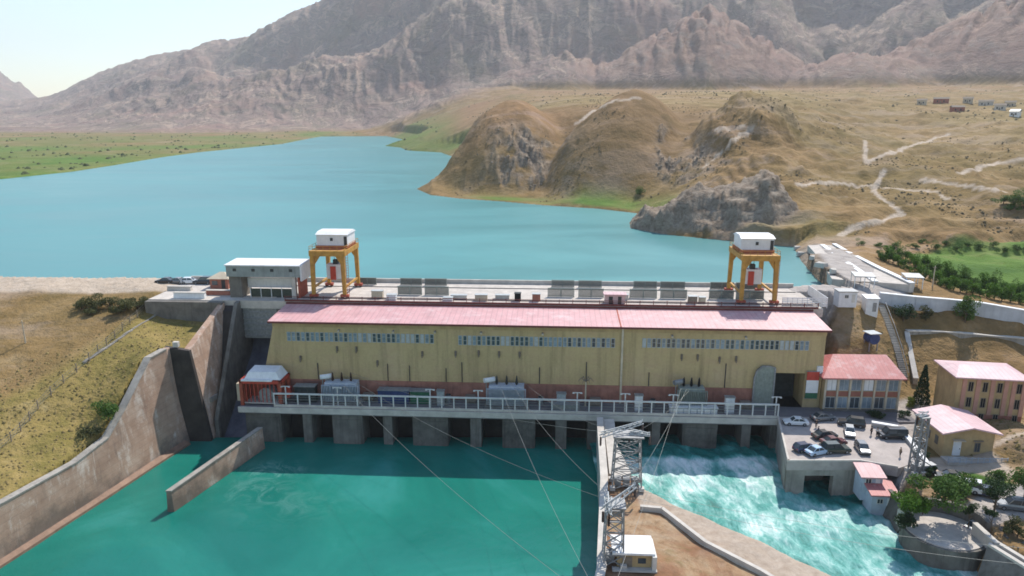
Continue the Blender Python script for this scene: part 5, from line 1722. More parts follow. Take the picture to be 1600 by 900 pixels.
wall_run('kerb_wall', 'short pale kerb wall climbing from the bastion to the asphalt road', 'kerb wall', [at(1523, 818, -1.2), at(1558, 850, -1.4)], .6, 2.5, MT['conc_pale'])
wall_run('hillside_wall', 'long whitish wall along the foot of the green field', 'wall', [at(1375, 458, 16.9), at(1430, 464, 16.4), at(1480, 468, 15.9), at(1530, 473, 15.4), at(1600, 485, 14.6), at(1720, 508, 13.4)], .9, 3.0, simple('whitish_wall', (0.50, 0.51, 0.54), 0.15, 0.4, 0.85, streak=0.2), MT['white'])
wall_run('pit_wall', 'pale topped retaining wall above the brown pit behind the three storey block', 'wall', [at(1416, 517, 10.0), at(1470, 518, 9.9), at(1530, 523, 9.6), at(1600, 529, 9.3), at(1720, 540, 9.0)], 1.0, 3.5, MT['conc'], MT['conc_pale'])
wall_run('pit_wall', 'pale wall stepping downhill beside the brown pit to the tall conifer', 'wall', [at(1417, 519, 9.8), at(1422, 548, 7.0), at(1431, 592, 3.4)], .8, 4.0, MT['conc'], MT['conc_pale'])

wall_run('lot_wall', 'low bright wall bending round the far corner of the parking deck', 'low wall', [at(1362, 660, .7), at(1403, 667, .7), at(1424, 690, .6), at(1448, 724, .5)], .7, 1.2, MT['conc_pale'], MT['white'])
x_, y_, _z = at(1430, 738, -.2)
pylon(x_, y_, -.2, 9.5, 1.5, 1.5, 'slim grey lattice mast between the parking deck and the gabled house', R(10), ((-1.0, 0, 1.0, 0.2, .35),))['group'] = 'lattice masts'

# stairs on the slope between the walls
pts = [ground(px, py, 110, 200) for px, py in ((1376, 478), (1390, 515), (1402, 550), (1412, 590))]
t = thing('hillside_stairs', 'narrow grey stairway running down the slope beside the pit', 'stairs', pts[0])
m, m2 = MB(pts[0]), MB(pts[0])
for p, q in zip(pts[:-1], pts[1:]):
    n_ = 14
    for k in range(n_):
        f = (k + .5) / n_
        x, y, z = (p[i] + (q[i] - p[i]) * f for i in range(3))
        m.box(x - .7, x + .7, y - .45, y + .45, z - .8, z + .22)
    m2.bar((p[0] + .9, p[1], p[2] + 1.0), (q[0] + .9, q[1], q[2] + 1.0), .09)
m.done('step', MT['conc'], t)
m2.done('handrail', MT['steel'], t)

# ------------------------------------------------------------------ buildings on the bank


def facade_window(x, y, z, w_, h_, parent, fr=None, gl=None, d=.06):
    m = MB()
    f = .1
    m.box(x - w_ / 2, x - w_ / 2 + f, y - d, y, z, z + h_).box(x + w_ / 2 - f, x + w_ / 2, y - d, y, z, z + h_).box(x - w_ / 2 + f, x + w_ / 2 - f, y - d, y, z, z + f).box(x - w_ / 2 + f, x + w_ / 2 - f, y - d, y, z + h_ - f, z + h_)
    m.box(x - .04, x + .04, y - d, y - .025, z + f, z + h_ - f)
    o = m.done('window', fr or MT['door'], parent)
    MB().box(x - w_ / 2 + f, x + w_ / 2 - f, y - .025, y, z + f, z + h_ - f).done('pane', gl or MT['glass'], o)
    return o


of = thing('office_building', 'two storey office with a bright red roof joined to the end of the powerhouse', 'building', (67.6, 130.6, 0), R(-2))
MB().box(-7.3, 7.0, -3.4, 6.5, 0, 6.75).done('wall', MT['ochre'], of)
MB().add([(-8.2, -4.5, 6.76), (7.6, -4.5, 6.76), (7.6, 7.6, 6.76), (-8.2, 7.6, 6.76), (-4.2, 1.6, 9.8), (6.2, 1.6, 9.8), (-8.2, -4.5, 7.0), (7.6, -4.5, 7.0), (7.6, 7.6, 7.0), (-8.2, 7.6, 7.0)],
         [(0, 1, 7, 6), (1, 2, 8, 7), (2, 3, 9, 8), (3, 0, 6, 9), (6, 7, 5, 4), (7, 8, 5), (8, 9, 4, 5), (9, 6, 4), (3, 2, 1, 0)]).done('roof', MT['roof_red'], of)
for k in range(7):
    x = -7.1 + k * 2.33
    MB().box(x - .17, x + .17, -3.62, -3.4, 0, 6.75).done('pilaster', MT['beige'], of)
for k in range(6):
    x = -7.1 + (k + .5) * 2.33
    facade_window(x, -3.4, 4.1, 1.85, 2.3, of, MT['frame'], MT['glass_pale'] if k % 3 else MT['white'])
    facade_window(x, -3.4, .5, 1.85, 2.3, of, MT['frame'], MT['glass_pale'] if k % 2 else MT['glass'])
    MB().box(x - .95, x + .95, -3.47, -3.41, 2.95, 3.95).done('spandrel', MT['terracotta'], of)
MB().box(-7.3, 7.0, -3.9, -3.42, 0, .35).done('base_course', MT['conc_dark'], of)
MB().box(-8.6, -7.5, -2.5, 1.0, 7.0, 8.6).done('vent_box', MT['white'], of)

ap = thing('apartment_block', 'ochre three storey block with a pale pink roof below the pit wall', 'building', (87.4, 122.6, .4), R(-9))
MB().box(-6.2, 5.2, -3.6, 4.6, -1.5, 9.2).done('wall', MT['ochre'], ap)
MB().box(-6.26, 5.26, -3.68, -3.6, -1.5, 2.3).done('plinth', MT['terracotta'], ap)
MB().add([(-6.9, -4.3, 9.2), (5.9, -4.3, 9.2), (5.9, 5.3, 9.2), (-6.9, 5.3, 9.2), (-6.9, -4.3, 9.42), (5.9, -4.3, 9.42), (5.9, 5.3, 9.42), (-6.9, 5.3, 9.42), (-4.5, .5, 10.3), (3.5, .5, 10.3)],
         [(3, 2, 1, 0), (0, 1, 5, 4), (1, 2, 6, 5), (2, 3, 7, 6), (3, 0, 4, 7), (4, 5, 9, 8), (5, 6, 9), (6, 7, 8, 9), (7, 4, 8)]).done('roof', MT['roof_pale'], ap)
for x in (-3.9, -1.5, .9, 4.1):
    for z in (.3, 3.3, 6.3):
        facade_window(x, -3.68 if z < 1 else -3.6, z + .3, .9, 1.9, ap, MT['wood'], MT['black'])
for x in (-5.0, -2.7, -.3, 1.9, 3.2, 4.9):
    MB().box(x - .35, x + .35, -3.76, -3.61, 2.31, 9.0).done('pilaster', MT['pinkplaster'], ap)

gb = thing('gabled_house', 'small ochre gabled house with a white door beside the parking deck', 'house', (76.4, 112.6, -.2), R(-2))
MB().box(-4.0, 4.2, -4.2, 4.3, -1, 4.4).xprism([(-4.0, 4.4), (4.2, 4.4), (.1, 5.25)], -4.19, 4.29).done('wall', MT['ochre'], gb)
MB().hexa([(-4.8, -5.0, 4.25), (.1, -5.0, 5.32), (.1, 5.0, 5.32), (-4.8, 5.0, 4.25)], [(-4.8, -5.0, 4.5), (.1, -5.0, 5.57), (.1, 5.0, 5.57), (-4.8, 5.0, 4.5)]).hexa([(.101, -5.0, 5.32), (5.0, -5.0, 4.25), (5.0, 5.0, 4.25), (.101, 5.0, 5.32)], [(.101, -5.0, 5.57), (5.0, -5.0, 4.5), (5.0, 5.0, 4.5), (.101, 5.0, 5.57)]).done('roof', MT['roof_pale'], gb)
dr_ = MB().box(-2.4, -1.1, -4.28, -4.2, .25, 2.9).done('door', MT['white'], gb)
MB().box(-1.35, -1.25, -4.34, -4.28, 1.4, 1.6).done('handle', MT['dark'], dr_)
facade_window(1.6, -4.2, .9, 1.0, 1.7, gb, MT['wood'], MT['glass'])
MB().box(-2.7, -.8, -5.0, -4.21, 3.05, 3.2).done('door_canopy', MT['beige'], gb)
MB().box(.8, 2.4, -4.5, -4.21, 2.85, 3.0).done('window_hood', MT['wood'], gb)
for k in range(3):
    m = MB().box(-4.07, -4.0, -2.6 + k * 2.4, -1.7 + k * 2.4, 1.4, 2.9).done('side_window', MT['glass'], gb)
MB().box(-4.2, 4.4, -6.6, -4.21, -1, .12).done('terrace', MT['conc_pale'], gb)
O = (0, 0, 0)
ft = thing('garden_fence', 'low blue-grey fence in front of the gabled house', 'fence', (76.4, 105.9, -.15), R(-2))
for k in range(11):
    MB().box(-4.6 + k * .95, -4.5 + k * .95, -.05, .05, 0, 1.1).done('post', MT['bluegrey'], ft)
MB().box(-4.6, 5.0, -.1, -.05, .3, .4).box(-4.6, 5.0, -.1, -.05, .95, 1.05).done('rail', MT['bluegrey'], ft)
m = MB()
for k in range(46):
    m.box(-4.55 + k * .207, -4.49 + k * .207, -.14, -.105, .15, 1.08)
m.done('bars', MT['bluegrey'], ft)

for (px, py, z, w_, d_, h_, lab) in ((1381, 792, -4.6, 3.7, 3.0, 2.1, 'pale blue booth with a pink roof perched on the dark bank'), (1363, 760, -2.4, 3.2, 2.8, 1.7, 'pink roofed booth tucked against the corner of the parking deck')):
    x, y, _ = at(px, py, z)
    t = thing('bank_booth', lab, 'booth', (x, y + d_ / 2, z), R(-4))
    MB().box(-w_ / 2, w_ / 2, -d_ / 2, d_ / 2, -2.5, h_).done('wall', simple('pale_blue_wall', (0.42, 0.48, 0.55), 0.15, 1, 0.8), t)
    MB().hexa([(-w_ / 2 - .4, -d_ / 2 - .5, h_ - .1), (w_ / 2 + .4, -d_ / 2 - .5, h_ - .1), (w_ / 2 + .4, d_ / 2 + .3, h_ + .7), (-w_ / 2 - .4, d_ / 2 + .3, h_ + .7)], [(-w_ / 2 - .4, -d_ / 2 - .5, h_ + .1), (w_ / 2 + .4, -d_ / 2 - .5, h_ + .1), (w_ / 2 + .4, d_ / 2 + .3, h_ + .9), (-w_ / 2 - .4, d_ / 2 + .3, h_ + .9)]).done('roof', MT['roof_red'] if px > 1370 else MT['roof_pink'], t)
    facade_window(-.6, -d_ / 2, .5, 1.0, .9, t)
    MB().box(.5, 1.2, -d_ / 2 - .06, -d_ / 2, .05, 1.6).done('door', MT['white'], t)

# white hut, white box and blue tank on the slope behind the office
x, y, z = ground(1358, 487, 120, 190)
t = thing('slope_hut', 'tall narrow white hut on the dry slope beside the stairway', 'hut', (x, y, z), R(-4))
MB().box(-1.3, 1.3, -1.2, 1.2, -1, 3.2).done('wall', MT['white'], t)
MB().hexa([(-1.5, -1.4, 3.2), (1.5, -1.4, 3.2), (1.5, 1.4, 3.2), (-1.5, 1.4, 3.2)], [(-1.5, -1.4, 3.3), (1.5, -1.4, 3.3), (1.5, 1.4, 3.6), (-1.5, 1.4, 3.6)]).done('roof', MT['white'], t)
MB().box(.1, .9, -1.26, -1.2, .3, 2.3).done('door', MT['steel'], t)
x, y, z = ground(1320, 471, 120, 190)
t = thing('slope_kiosk', 'small white kiosk with a dark window at the end of the dam crest', 'kiosk', (x, y, z), R(-3))
MB().box(-1.9, 1.9, -1.4, 1.4, -1, 2.4).done('wall', MT['white'], t)
MB().box(-2.1, 2.1, -1.6, 1.6, 2.4, 2.55).done('roof', MT['steel'], t)
facade_window(-.3, -1.4, 1.0, .9, .8, t)
MB().box(.8, 1.5, -1.46, -1.4, .1, 1.9).done('door', MT['door'], t)
x, y, z = ground(1360, 542, 120, 190)
t = thing('blue_tank', 'blue tank on steel legs on the dry slope above the red roof', 'tank', (x, y, z), R(10))
MB().tube((0, -1.1, 1.9), (0, 1.1, 1.9), 1.15, 14).done('tank_body', MT['blue'], t)
MB().box(-1.3, 1.3, -1.3, 1.3, 2.95, 3.1).done('cover', MT['frame'], t)
for a in (-.9, .9):
    for b in (-.8, .8):
        MB().box(a - .1, a + .1, b - .1, b + .1, -.8, 1.6).done('leg', MT['steel'], t)

# low boxes, kiosks and fences on the crest
t = dthing('crest_kiosk', 'pinkish service kiosk with two dark doors on the dam crest', 'kiosk', sx(960, 13, 18), 12.3, 17.3)
MB().box(-2.1, 2.1, -1, 1, 0.004, 2.0).done('wall', simple('pinkish_plaster', (0.58, 0.42, 0.40), .12, 1, .9), t)
MB().box(-2.4, 2.4, -1.3, 1.3, 2.0, 2.2).done('roof', MT['roof_pale'], t)
MB().box(-1.3, -.5, -1.06, -1, .1, 1.7).done('door', MT['dark'], t)
MB().box(.6, 1.3, -1.06, -1, .1, 1.7).done('door', MT['dark'], t)
BX = [(590, 14, 2.4, 1.6, 'beige', 'beige gate motor box beside the gantry crane next to the gatehouse'), (612, 12.4, 2.0, 1.2, 'white', 'white motor box beside a beige one near the gatehouse crane'), (717, 14, 3.4, .9, 'conc_pale', 'long pale hatch cover past the fourth pair of rack panels'),
      (752, 13, 2.6, 1.3, 'beige', 'beige motor box halfway between two sets of rack panels'), (785, 15, 3.0, .8, 'conc_pale', 'long pale hatch cover beside a small black box'), (809, 13.2, 1.3, 1.7, 'black', 'small black control box on the pale crest'),
      (838, 13.6, 1.7, 1.5, 'terracotta', 'brownish motor box beside the small black box'), (975, 16, 1.8, 1.0, 'conc_pale', 'pale block behind the pinkish service kiosk'), (1082, 13.4, 1.8, 1.5, 'wood', 'brown motor box between two sets of rack panels near the hillside crane'),
      (1097, 14.0, 1.3, 1.2, 'beige', 'beige box touching a brown one near the hillside crane'), (700, 12.2, 2.0, .8, 'white', 'low white box by the crest railing')]
for px, t_, w_, h_, c_, lab in BX:
    o = dthing('motor_box', lab, 'equipment box', sx(px, t_, 18), t_, 17.3, 'equipment boxes on the dam crest')
    MB().box(-w_ / 2, w_ / 2, -.6, .6, 0.004, h_).done('body', MT[c_], o)
    MB().box(-w_ / 2 - .08, w_ / 2 + .08, -.68, .68, h_, h_ + .1).done('lid', MT['frame'] if c_ != 'black' else MT['dark'], o)
    MB().box(-w_ / 2 + .2, w_ / 2 - .2, -.65, -.6, .2, h_ - .2).done('panel', MT[c_], o)
fa = dthing('crest_fence', 'white slatted fence enclosing the end of the crest past the hillside crane', 'fence', 59.5, 14, 17.3)
for k in range(10):
    MB().box(-4.6 + k * 1.0, -4.5 + k * 1.0, -3.3, -3.2, 0.004, 2.2).done('post', MT['white'], fa)
m = MB()
for k in range(5):
    m.box(-4.6, 4.5, -3.2, -3.16, .3 + k * .4, .55 + k * .4)
m.done('slats', MT['white'], fa)
MB().box(4.45, 4.55, -3.2, 8, .2, 2.2).done('side_panel', MT['white'], fa)
for px0, px1, py, h_, c_, lab in ((272, 322, 464, 1.2, 'white', 'long white parapet block on the crest near the guard hut'), (322, 362, 459, 1.0, 'terracotta', 'pinkish parapet block between a white one and the gatehouse'), (262, 300, 452, .9, 'conc_pale', 'pale low block by the parked dark cars on the crest')):
    a, b = at(px0, py, 17.5), at(px1, py, 17.5)
    o = thing('parapet_block', lab, 'block', ((a[0] + b[0]) / 2, (a[1] + b[1]) / 2, 17.3), TH)
    L_ = (b[0] - a[0]) / 2
    MB().hexa([(-L_, -.5, .004), (L_, -.5, .004), (L_, .5, .004), (-L_, .5, .004)], [(-L_ + .1, -.4, h_), (L_ - .1, -.4, h_), (L_ - .1, .4, h_), (-L_ + .1, .4, h_)]).done('block', MT[c_], o)
    MB().box(-L_, L_, -.55, .55, h_, h_ + .1).done('coping', MT['conc_pale'], o)

# the pale road along the shore: a raised slab between two parapets
RL = [at(1300, 436, 17.4), at(1286, 414, 17.4), at(1272, 394, 17.4), at(1262, 383, 17.4)]
RR_ = [at(1425, 445, 17.4), at(1372, 420, 17.4), at(1325, 396, 17.4), at(1303, 383, 17.4)]
m = MB()
for i in range(3):
    q = [RL[i], RR_[i], RR_[i + 1], RL[i + 1]]
    m.hexa([(p[0], p[1], 15) for p in q], [(p[0], p[1], 17.42) for p in q])
m.mat(1)
mid = [tuple((a[k] * .45 + b[k] * .55) for k in range(3)) for a, b in zip(RL, RR_)]
tag(m.done('lake_road', [MT['deckpale'], MT['conc_pale']]), kind='structure')
wall_run('road_parapet', 'bright pale parapet along the hedge side of the lake road', 'parapet', [(p[0], p[1], 17.75) for p in RR_], 1.0, 2.2, MT['conc_pale'], MT['white'])
wall_run('road_parapet', 'low bright kerb down the middle of the pale lake road', 'kerb', [(p[0], p[1], 17.5) for p in mid], 1.1, .06, MT['conc_pale'], MT['white'])
for i, (px, py, s_) in enumerate(((1252, 398, 1.0), (1268, 412, .8), (1282, 428, 1.1), (1246, 388, .8), (1300, 441, .9))):
    p = ground(px, py, 140, 260)
    o = thing('edge_block', f'rough pale concrete block, {ORD[i]} of those strewn on the shore side of the lake road', 'concrete block', p, i * 1.1, 'blocks strewn along the lake road')
    MB().hexa([(-1.4 * s_, -.9 * s_, -.3), (1.3 * s_, -.8 * s_, -.3), (1.5 * s_, .8 * s_, -.3), (-1.2 * s_, 1.0 * s_, -.3)], [(-1.2 * s_, -.7 * s_, .8 * s_), (1.1 * s_, -.7 * s_, .9 * s_), (1.3 * s_, .6 * s_, .7 * s_), (-1.0 * s_, .8 * s_, .9 * s_)]).done('block', MT['conc_pale'], o)

# road shelters and village
for px, py, w_, lab in ((1347, 446, 4.6, 'flat grey road shelter on thin white posts by the lake road'), (1424, 447, 4.0, 'smaller flat grey road shelter near the hedge')):
    x, y, z = ground(px, py, 140, 260)
    o = thing('road_shelter', lab, 'shelter', (x, y, z), R(-12))
    MB().hexa([(-w_ / 2, -2.0, 2.3), (w_ / 2, -2.0, 2.3), (w_ / 2, 2.0, 2.6), (-w_ / 2, 2.0, 2.6)], [(-w_ / 2, -2.0, 2.5), (w_ / 2, -2.0, 2.5), (w_ / 2, 2.0, 2.8), (-w_ / 2, 2.0, 2.8)]).done('roof', MT['steel'], o)
    for a in (-1, 0, 1):
        for b in (-1.7, 1.7):
            MB().box(a * (w_ / 2 - .2) - .08, a * (w_ / 2 - .2) + .08, b - .08, b + .08, -.3, 2.35).done('post', MT['white'], o)
    MB().box(-w_ / 2 + .3, w_ / 2 - .3, 1.3, 1.7, .35, .5).done('bench', MT['wood'], o)
VIL = [(1440, 163, 9, 'beige', 'small sandy house standing alone on the plateau edge'), (1470, 161, 14, 'terracotta', 'long low brown barn on the plateau'), (1495, 175, 12, 'terracotta', 'brown shed in front of the pale village houses'), (1540, 165, 13, 'conc_pale', 'long pale village house on the plateau'),
       (1562, 172, 10, 'conc_pale', 'grey village house beside the long pale one'), (1578, 167, 9, 'beige', 'sandy village house behind the grey one'), (1586, 181, 8, 'white', 'small white village house lowest on the slope'), (1512, 160, 9, 'beige', 'small sandy village house behind the brown shed')]
for px, py, w_, c_, lab in VIL:
    x, y, z = ground(px, py, 400, 2500)
    k = math.hypot(x, y) / 900
    o = thing('village_house', lab, 'house', (x, y, z - .5), -math.atan2(x, y) + R(random.uniform(-25, 25)), 'village houses on the plateau')
    w2 = w_ * k / 2
    MB().box(-w2, w2, -3.2, 3.2, -1, 4.2).done('wall', MT[c_], o)
    MB().add([(-w2 - .5, -3.8, 4.2), (w2 + .5, -3.8, 4.2), (w2 + .5, 3.8, 4.2), (-w2 - .5, 3.8, 4.2), (-w2 - .5, 0, 6), (w2 + .5, 0, 6)], [(0, 1, 5, 4), (2, 3, 4, 5), (0, 4, 3), (1, 2, 5), (3, 2, 1, 0)]).done('roof', MT['steel'] if c_ == 'white' else MT['wood'], o)
    for a in (-.5, .35):
        MB().box(a * w2 - .6, a * w2 + .6, -3.26, -3.2, 1.2, 2.8).done('window', MT['dark'], o)
    MB().box(-.1 * w2 - .5, -.1 * w2 + .5, -3.26, -3.2, 0, 2.2).done('door', MT['wood'], o)

# ------------------------------------------------------------------ trees, bushes, hedge


def leaf_mat(name, lo, hi):
    k = NT(name).set(0.75, 0, 0.2)
    n = k.noise(0.9, 4, 0.6)
    col = k.ramp(n, [(0.3, lo), (0.7, hi)])
    col = k.mix(k.math('MULTIPLY', k.ramp(k.noise(5, 3), [(0.45, 0.0), (0.65, 1.0)]), 0.5), col, tuple(x * 1.45 for x in hi))
    k.color(col)
    tr = k.n('BsdfTranslucent')
    k.l(col, tr.inputs[0])
    mx = k.n('MixShader')
    mx.inputs[0].default_value = 0.25
    k.l(k.b.outputs[0], mx.inputs[1])
    k.l(tr.outputs[0], mx.inputs[2])
    k.l(mx.outputs[0], k.out.inputs[0])
    return k.m


LEAF = {'green': leaf_mat('green_leaves', (0.035, 0.08, 0.016), (0.09, 0.16, 0.03)), 'bright': leaf_mat('bright_leaves', (0.045, 0.11, 0.012), (0.11, 0.21, 0.025)), 'dark': leaf_mat('dark_leaves', (0.014, 0.034, 0.014), (0.036, 0.065, 0.022)),
        'olive': leaf_mat('olive_leaves', (0.055, 0.06, 0.022), (0.115, 0.115, 0.045)), 'lime': leaf_mat('yellowish_leaves', (0.11, 0.14, 0.02), (0.20, 0.23, 0.04))}


def leaf_mesh(name, seed, n, rx, rz, size, lobes, shape='round'):
    """crown as many leaf-sized faces spread through a few uneven lobes; unit in metres, base at z = 0"""
    r = np.random.RandomState(seed)
    if shape == 'cone':
        h = r.rand(n) ** 1.2
        a = r.rand(n) * 2 * np.pi
        tier = 0.75 + 0.25 * np.abs(np.sin(h * 22))
        rad = rx * (1 - h) ** 0.85 * tier * (0.55 + 0.45 * np.sqrt(r.rand(n))) + 0.08
        c = np.stack([rad * np.cos(a), rad * np.sin(a), h * rz * 2], 1)
    else:
        lc = r.randn(lobes, 3) * np.array([rx * .42, rx * .42, rz * .36]) + np.array([0, 0, rz])
        lr = rx * (0.34 + 0.3 * r.rand(lobes))
        k = r.randint(0, lobes, n)
        d = r.randn(n, 3)
        d /= np.linalg.norm(d, axis=1)[:, None]
        rad = lr[k] * (0.45 + 0.6 * r.rand(n) ** 0.6)
        c = lc[k] + d * rad[:, None] * np.array([1, 1, rz / rx * 0.95])
        c[:, 2] = np.maximum(c[:, 2], 0.03 + r.rand(n) * .2)
    nr = r.randn(n, 3) + np.array([0, 0, .8])
    nr /= np.linalg.norm(nr, axis=1)[:, None]
    t = np.cross(nr, r.randn(n, 3))
    t /= np.linalg.norm(t, axis=1)[:, None]
    b = np.cross(nr, t)
    s_ = size * (0.6 + 0.8 * r.rand(n))[:, None]
    v = np.stack([c - t * s_ * .5, c + b * s_ * .28, c + t * s_ * .5, c - b * s_ * .28], 1).reshape(-1, 3)
    me = bpy.data.meshes.new(name)
    me.vertices.add(n * 4)
    me.vertices.foreach_set('co', v.astype(np.float32).ravel())
    me.loops.add(n * 4)
    me.loops.foreach_set('vertex_index', np.arange(n * 4, dtype=np.int32))
    me.polygons.add(n)
    me.polygons.foreach_set('loop_start', np.arange(0, n * 4, 4, dtype=np.int32))
    me.update(calc_edges=True)
    return me


def tree(name, label, cat, p, rx, rz, trunk, mats, seed, n=2200, size=None, group=None, shape='round', lobes=9):
    t = thing(name, label, cat, (p[0], p[1], p[2] - .1), R(seed * 47 % 360), group)
    m = MB()
    top = trunk + rz * 1.0
    m.tube((0, 0, -.3), (.05, .02, top), max(.08, rx * .075), 8, max(.03, rx * .03))
    rr = random.Random(seed)
    for k in range(5):
        a = rr.random() * 6.28
        z0 = trunk * .7 + rr.random() * rz * .6
        m.tube((0.02, .01, z0), (math.cos(a) * rx * .55, math.sin(a) * rx * .55, z0 + rz * (.35 + .3 * rr.random())), max(.04, rx * .035), 6, .02)
    m.done('trunk', MT['bark'], t)
    me = leaf_mesh('crown', seed, n, rx, rz, size or rx * .17, lobes, shape)
    me.materials.append(LEAF[mats])
    c = bpy.data.objects.new('crown', me)
    sc.collection.objects.link(c)
    c.parent = t
    c.location = (0, 0, trunk)
    return t


def gp(px, py, lo=75, hi=1200):
    return ground(px, py, lo, hi)


tree('conifer_tree', 'tall dark conifer between the office and the three storey block', 'tree', gp(1438, 634), 1.7, 3.9, .4, 'dark', 1, 3200, .34, shape='cone')
tree('leafy_bush', 'yellowish bush at the corner of the office', 'bush', gp(1420, 636), 1.2, 1.0, .2, 'lime', 2, 900, .26, lobes=5)
tree('leafy_bush', 'round green bush under the start of the whitish wall', 'bush', gp(1411, 503), 2.0, 2.0, .3, 'dark', 3, 1600, .34, 'bushes under the whitish wall')
tree('leafy_bush', 'smaller bush in the middle of three under the whitish wall', 'bush', gp(1446, 504), 1.5, 1.6, .3, 'olive', 4, 1200, .3, 'bushes under the whitish wall')
tree('leafy_bush', 'largest green bush under the whitish wall', 'bush', gp(1507, 508), 2.5, 2.6, .4, 'green', 5, 2000, .38, 'bushes under the whitish wall')
tree('lot_tree', 'broad green tree beside the road below the gabled house', 'tree', at(1474, 790, -.6), 3.5, 2.2, .8, 'green', 6, 5200, .38)
tree('lot_tree', 'bright green tree touching the pink roofed booth', 'tree', at(1418, 806, -2.0), 2.4, 1.9, .5, 'bright', 7, 3600, .3)
tree('lot_tree', 'thin dark tree by the cars on the asphalt road', 'tree', at(1553, 800, -1.2), 2.2, 1.4, 2.2, 'dark', 8, 2200, .3)
tree('lot_tree', 'dark tree at the far end of the asphalt road', 'tree', at(1598, 790, -1.2), 2.2, 1.7, 2.4, 'green', 9, 2200, .3)
tree('lot_tree', 'small dark tree beside the silver car on the asphalt road', 'tree', at(1513, 822, -1.5), .9, 1.0, 1.8, 'dark', 10, 900, .24)
tree('lot_tree', 'slender dark tree at the edge of the asphalt road past the silver car', 'tree', at(1546, 835, -1.6), .8, .8, 2.4, 'dark', 30, 700, .24)
tree('leafy_bush', 'dark shrub at the foot of the gabled house wall', 'bush', at(1440, 716, -.3), 1.0, .8, .1, 'dark', 12, 800, .24)
tree('leafy_bush', 'dark clipped shrub row in front of the office', 'bush', at(1365, 650, 0), 1.9, .6, .05, 'dark', 13, 1200, .26)
tree('leafy_bush', 'small dark shrub beside the conifer', 'bush', at(1412, 652, 0), 1.1, .8, .1, 'dark', 14, 800, .24)
for i, (px, py, rx) in enumerate(((128, 484, 2.4), (150, 480, 2.6), (172, 482, 2.7), (195, 484, 2.6), (214, 482, 2.3), (233, 478, 1.8), (140, 492, 1.6), (186, 492, 1.8))):
    tree('slope_shrub', f'olive shrub, {ORD[i]} in the patch at the top of the grassy bank', 'shrub', gp(px, py, 100, 200), rx, rx * .55, .1, 'olive', 40 + i, 1100, .34, 'olive shrubs at the top of the bank', lobes=6)
tree('slope_shrub', 'bright green shrub growing against the retaining wall', 'shrub', gp(170, 655, 90, 150), 1.9, 1.6, .1, 'green', 60, 1700, .32)
tree('slope_shrub', 'low dark shrub below the bright green one by the retaining wall', 'shrub', gp(142, 680, 90, 150), 1.8, .7, .05, 'olive', 61, 1000, .3)

for i, (px, py, z_, rx, c_, lab) in enumerate(((1412, 822, -2.0, 1.3, 'dark', 'dark bush on the bank between the booth and the round bastion'), (1442, 800, -1.2, 1.3, 'green', 'green bush beside the white cap block of the bastion'), (1505, 778, -1, 1.3, 'bright', 'bright bush at the kerb behind the silver sedan'),
                                      (1590, 838, -1.5, 1.4, 'olive', 'olive bush on the dry verge past the asphalt road'), (1560, 752, -.6, 1.5, 'green', 'green bush at the edge of the lawn strip'), (1452, 740, -.4, 1.0, 'dark', 'dark bush at the corner of the pale terrace'))):
    tree('leafy_bush', lab, 'bush', at(px, py, z_), rx, rx * .8, .1, c_, 90 + i, 1500, .28)


# the hedge of trees along the field: one prototype of each of four, copied
random.seed(21)
hedge = []
for k in range(4):
    t = tree('hedge_tree', 'bushy green tree in the dense row between the road and the green field', 'tree', (0, 0, 0), 2.6, 2.3 + .3 * k, .6, ('green', 'bright', 'bright', 'green')[k], 70 + k, 1700, .42, 'trees in the row beside the green field', lobes=8)
    hedge.append(t)
line = [(1375, 404), (1395, 412), (1420, 424), (1445, 436), (1470, 447), (1500, 457), (1530, 463), (1565, 470), (1605, 478), (1660, 488)]
spots = []
for (a, b), (c, d) in zip(line[:-1], line[1:]):
    for k in range(3):
        f = k / 3
        spots.append((a + (c - a) * f, b + (d - b) * f))
        spots.append((a + (c - a) * (f + .15) + 16, b + (d - b) * (f + .15) - 7))
for i, (px, py) in enumerate(spots):
    p = ground(px, py, 130, 300)
    src = hedge[(i * 7 + i // 3) % 4]
    o = src if i < 4 and False else copy_tree(src)
    s_ = random.uniform(.42, .7)
    o.scale = (s_, s_, s_ * random.uniform(.85, 1.2))
    o.location = (p[0], p[1], p[2] - .1)
    o.rotation_euler = (0, 0, random.uniform(0, 6.28))
for i, (px, py, s_) in enumerate(((1570, 394, .5), (1345, 384, .4), (1372, 386, .4), (1400, 387, .4), (1430, 388, .45), (1462, 390, .45), (1495, 391, .45), (1530, 391, .5), (1590, 392, .5), (1585, 322, 1.0), (1568, 318, .8), (1600, 326, 1.0), (1578, 330, .7), (1478, 384, .4), (1512, 385, .4), (1552, 386, .45), (1440, 380, .4), (1000, 305, .7))):
    p = ground(px, py, 180, 500)
    o = copy_tree(hedge[3 if i % 2 else 0], p=(p[0], p[1], p[2] - .1), rz=i * 1.3, label='dark scrubby bush dotting the dry ground behind the green field' if i not in (17,) and not 9 <= i <= 12 else 'lone bush on the green shore below the domed hill' if i == 17 else 'dark tree in the small clump on the dry hillside', group='scrub bushes behind the field' if i != 17 and not 9 <= i <= 12 else 'clump of trees on the hillside')
    if i == 17 and 'group' in o: del o['group']
    o.scale = (s_ * 1.5, s_, s_ * .75)
for t in hedge:
    for c in list(t.children):
        bpy.data.objects.remove(c)
    bpy.data.objects.remove(t)

# dry scrub and stones scattered over the hills: nobody could count it
rs = np.random.RandomState(5)


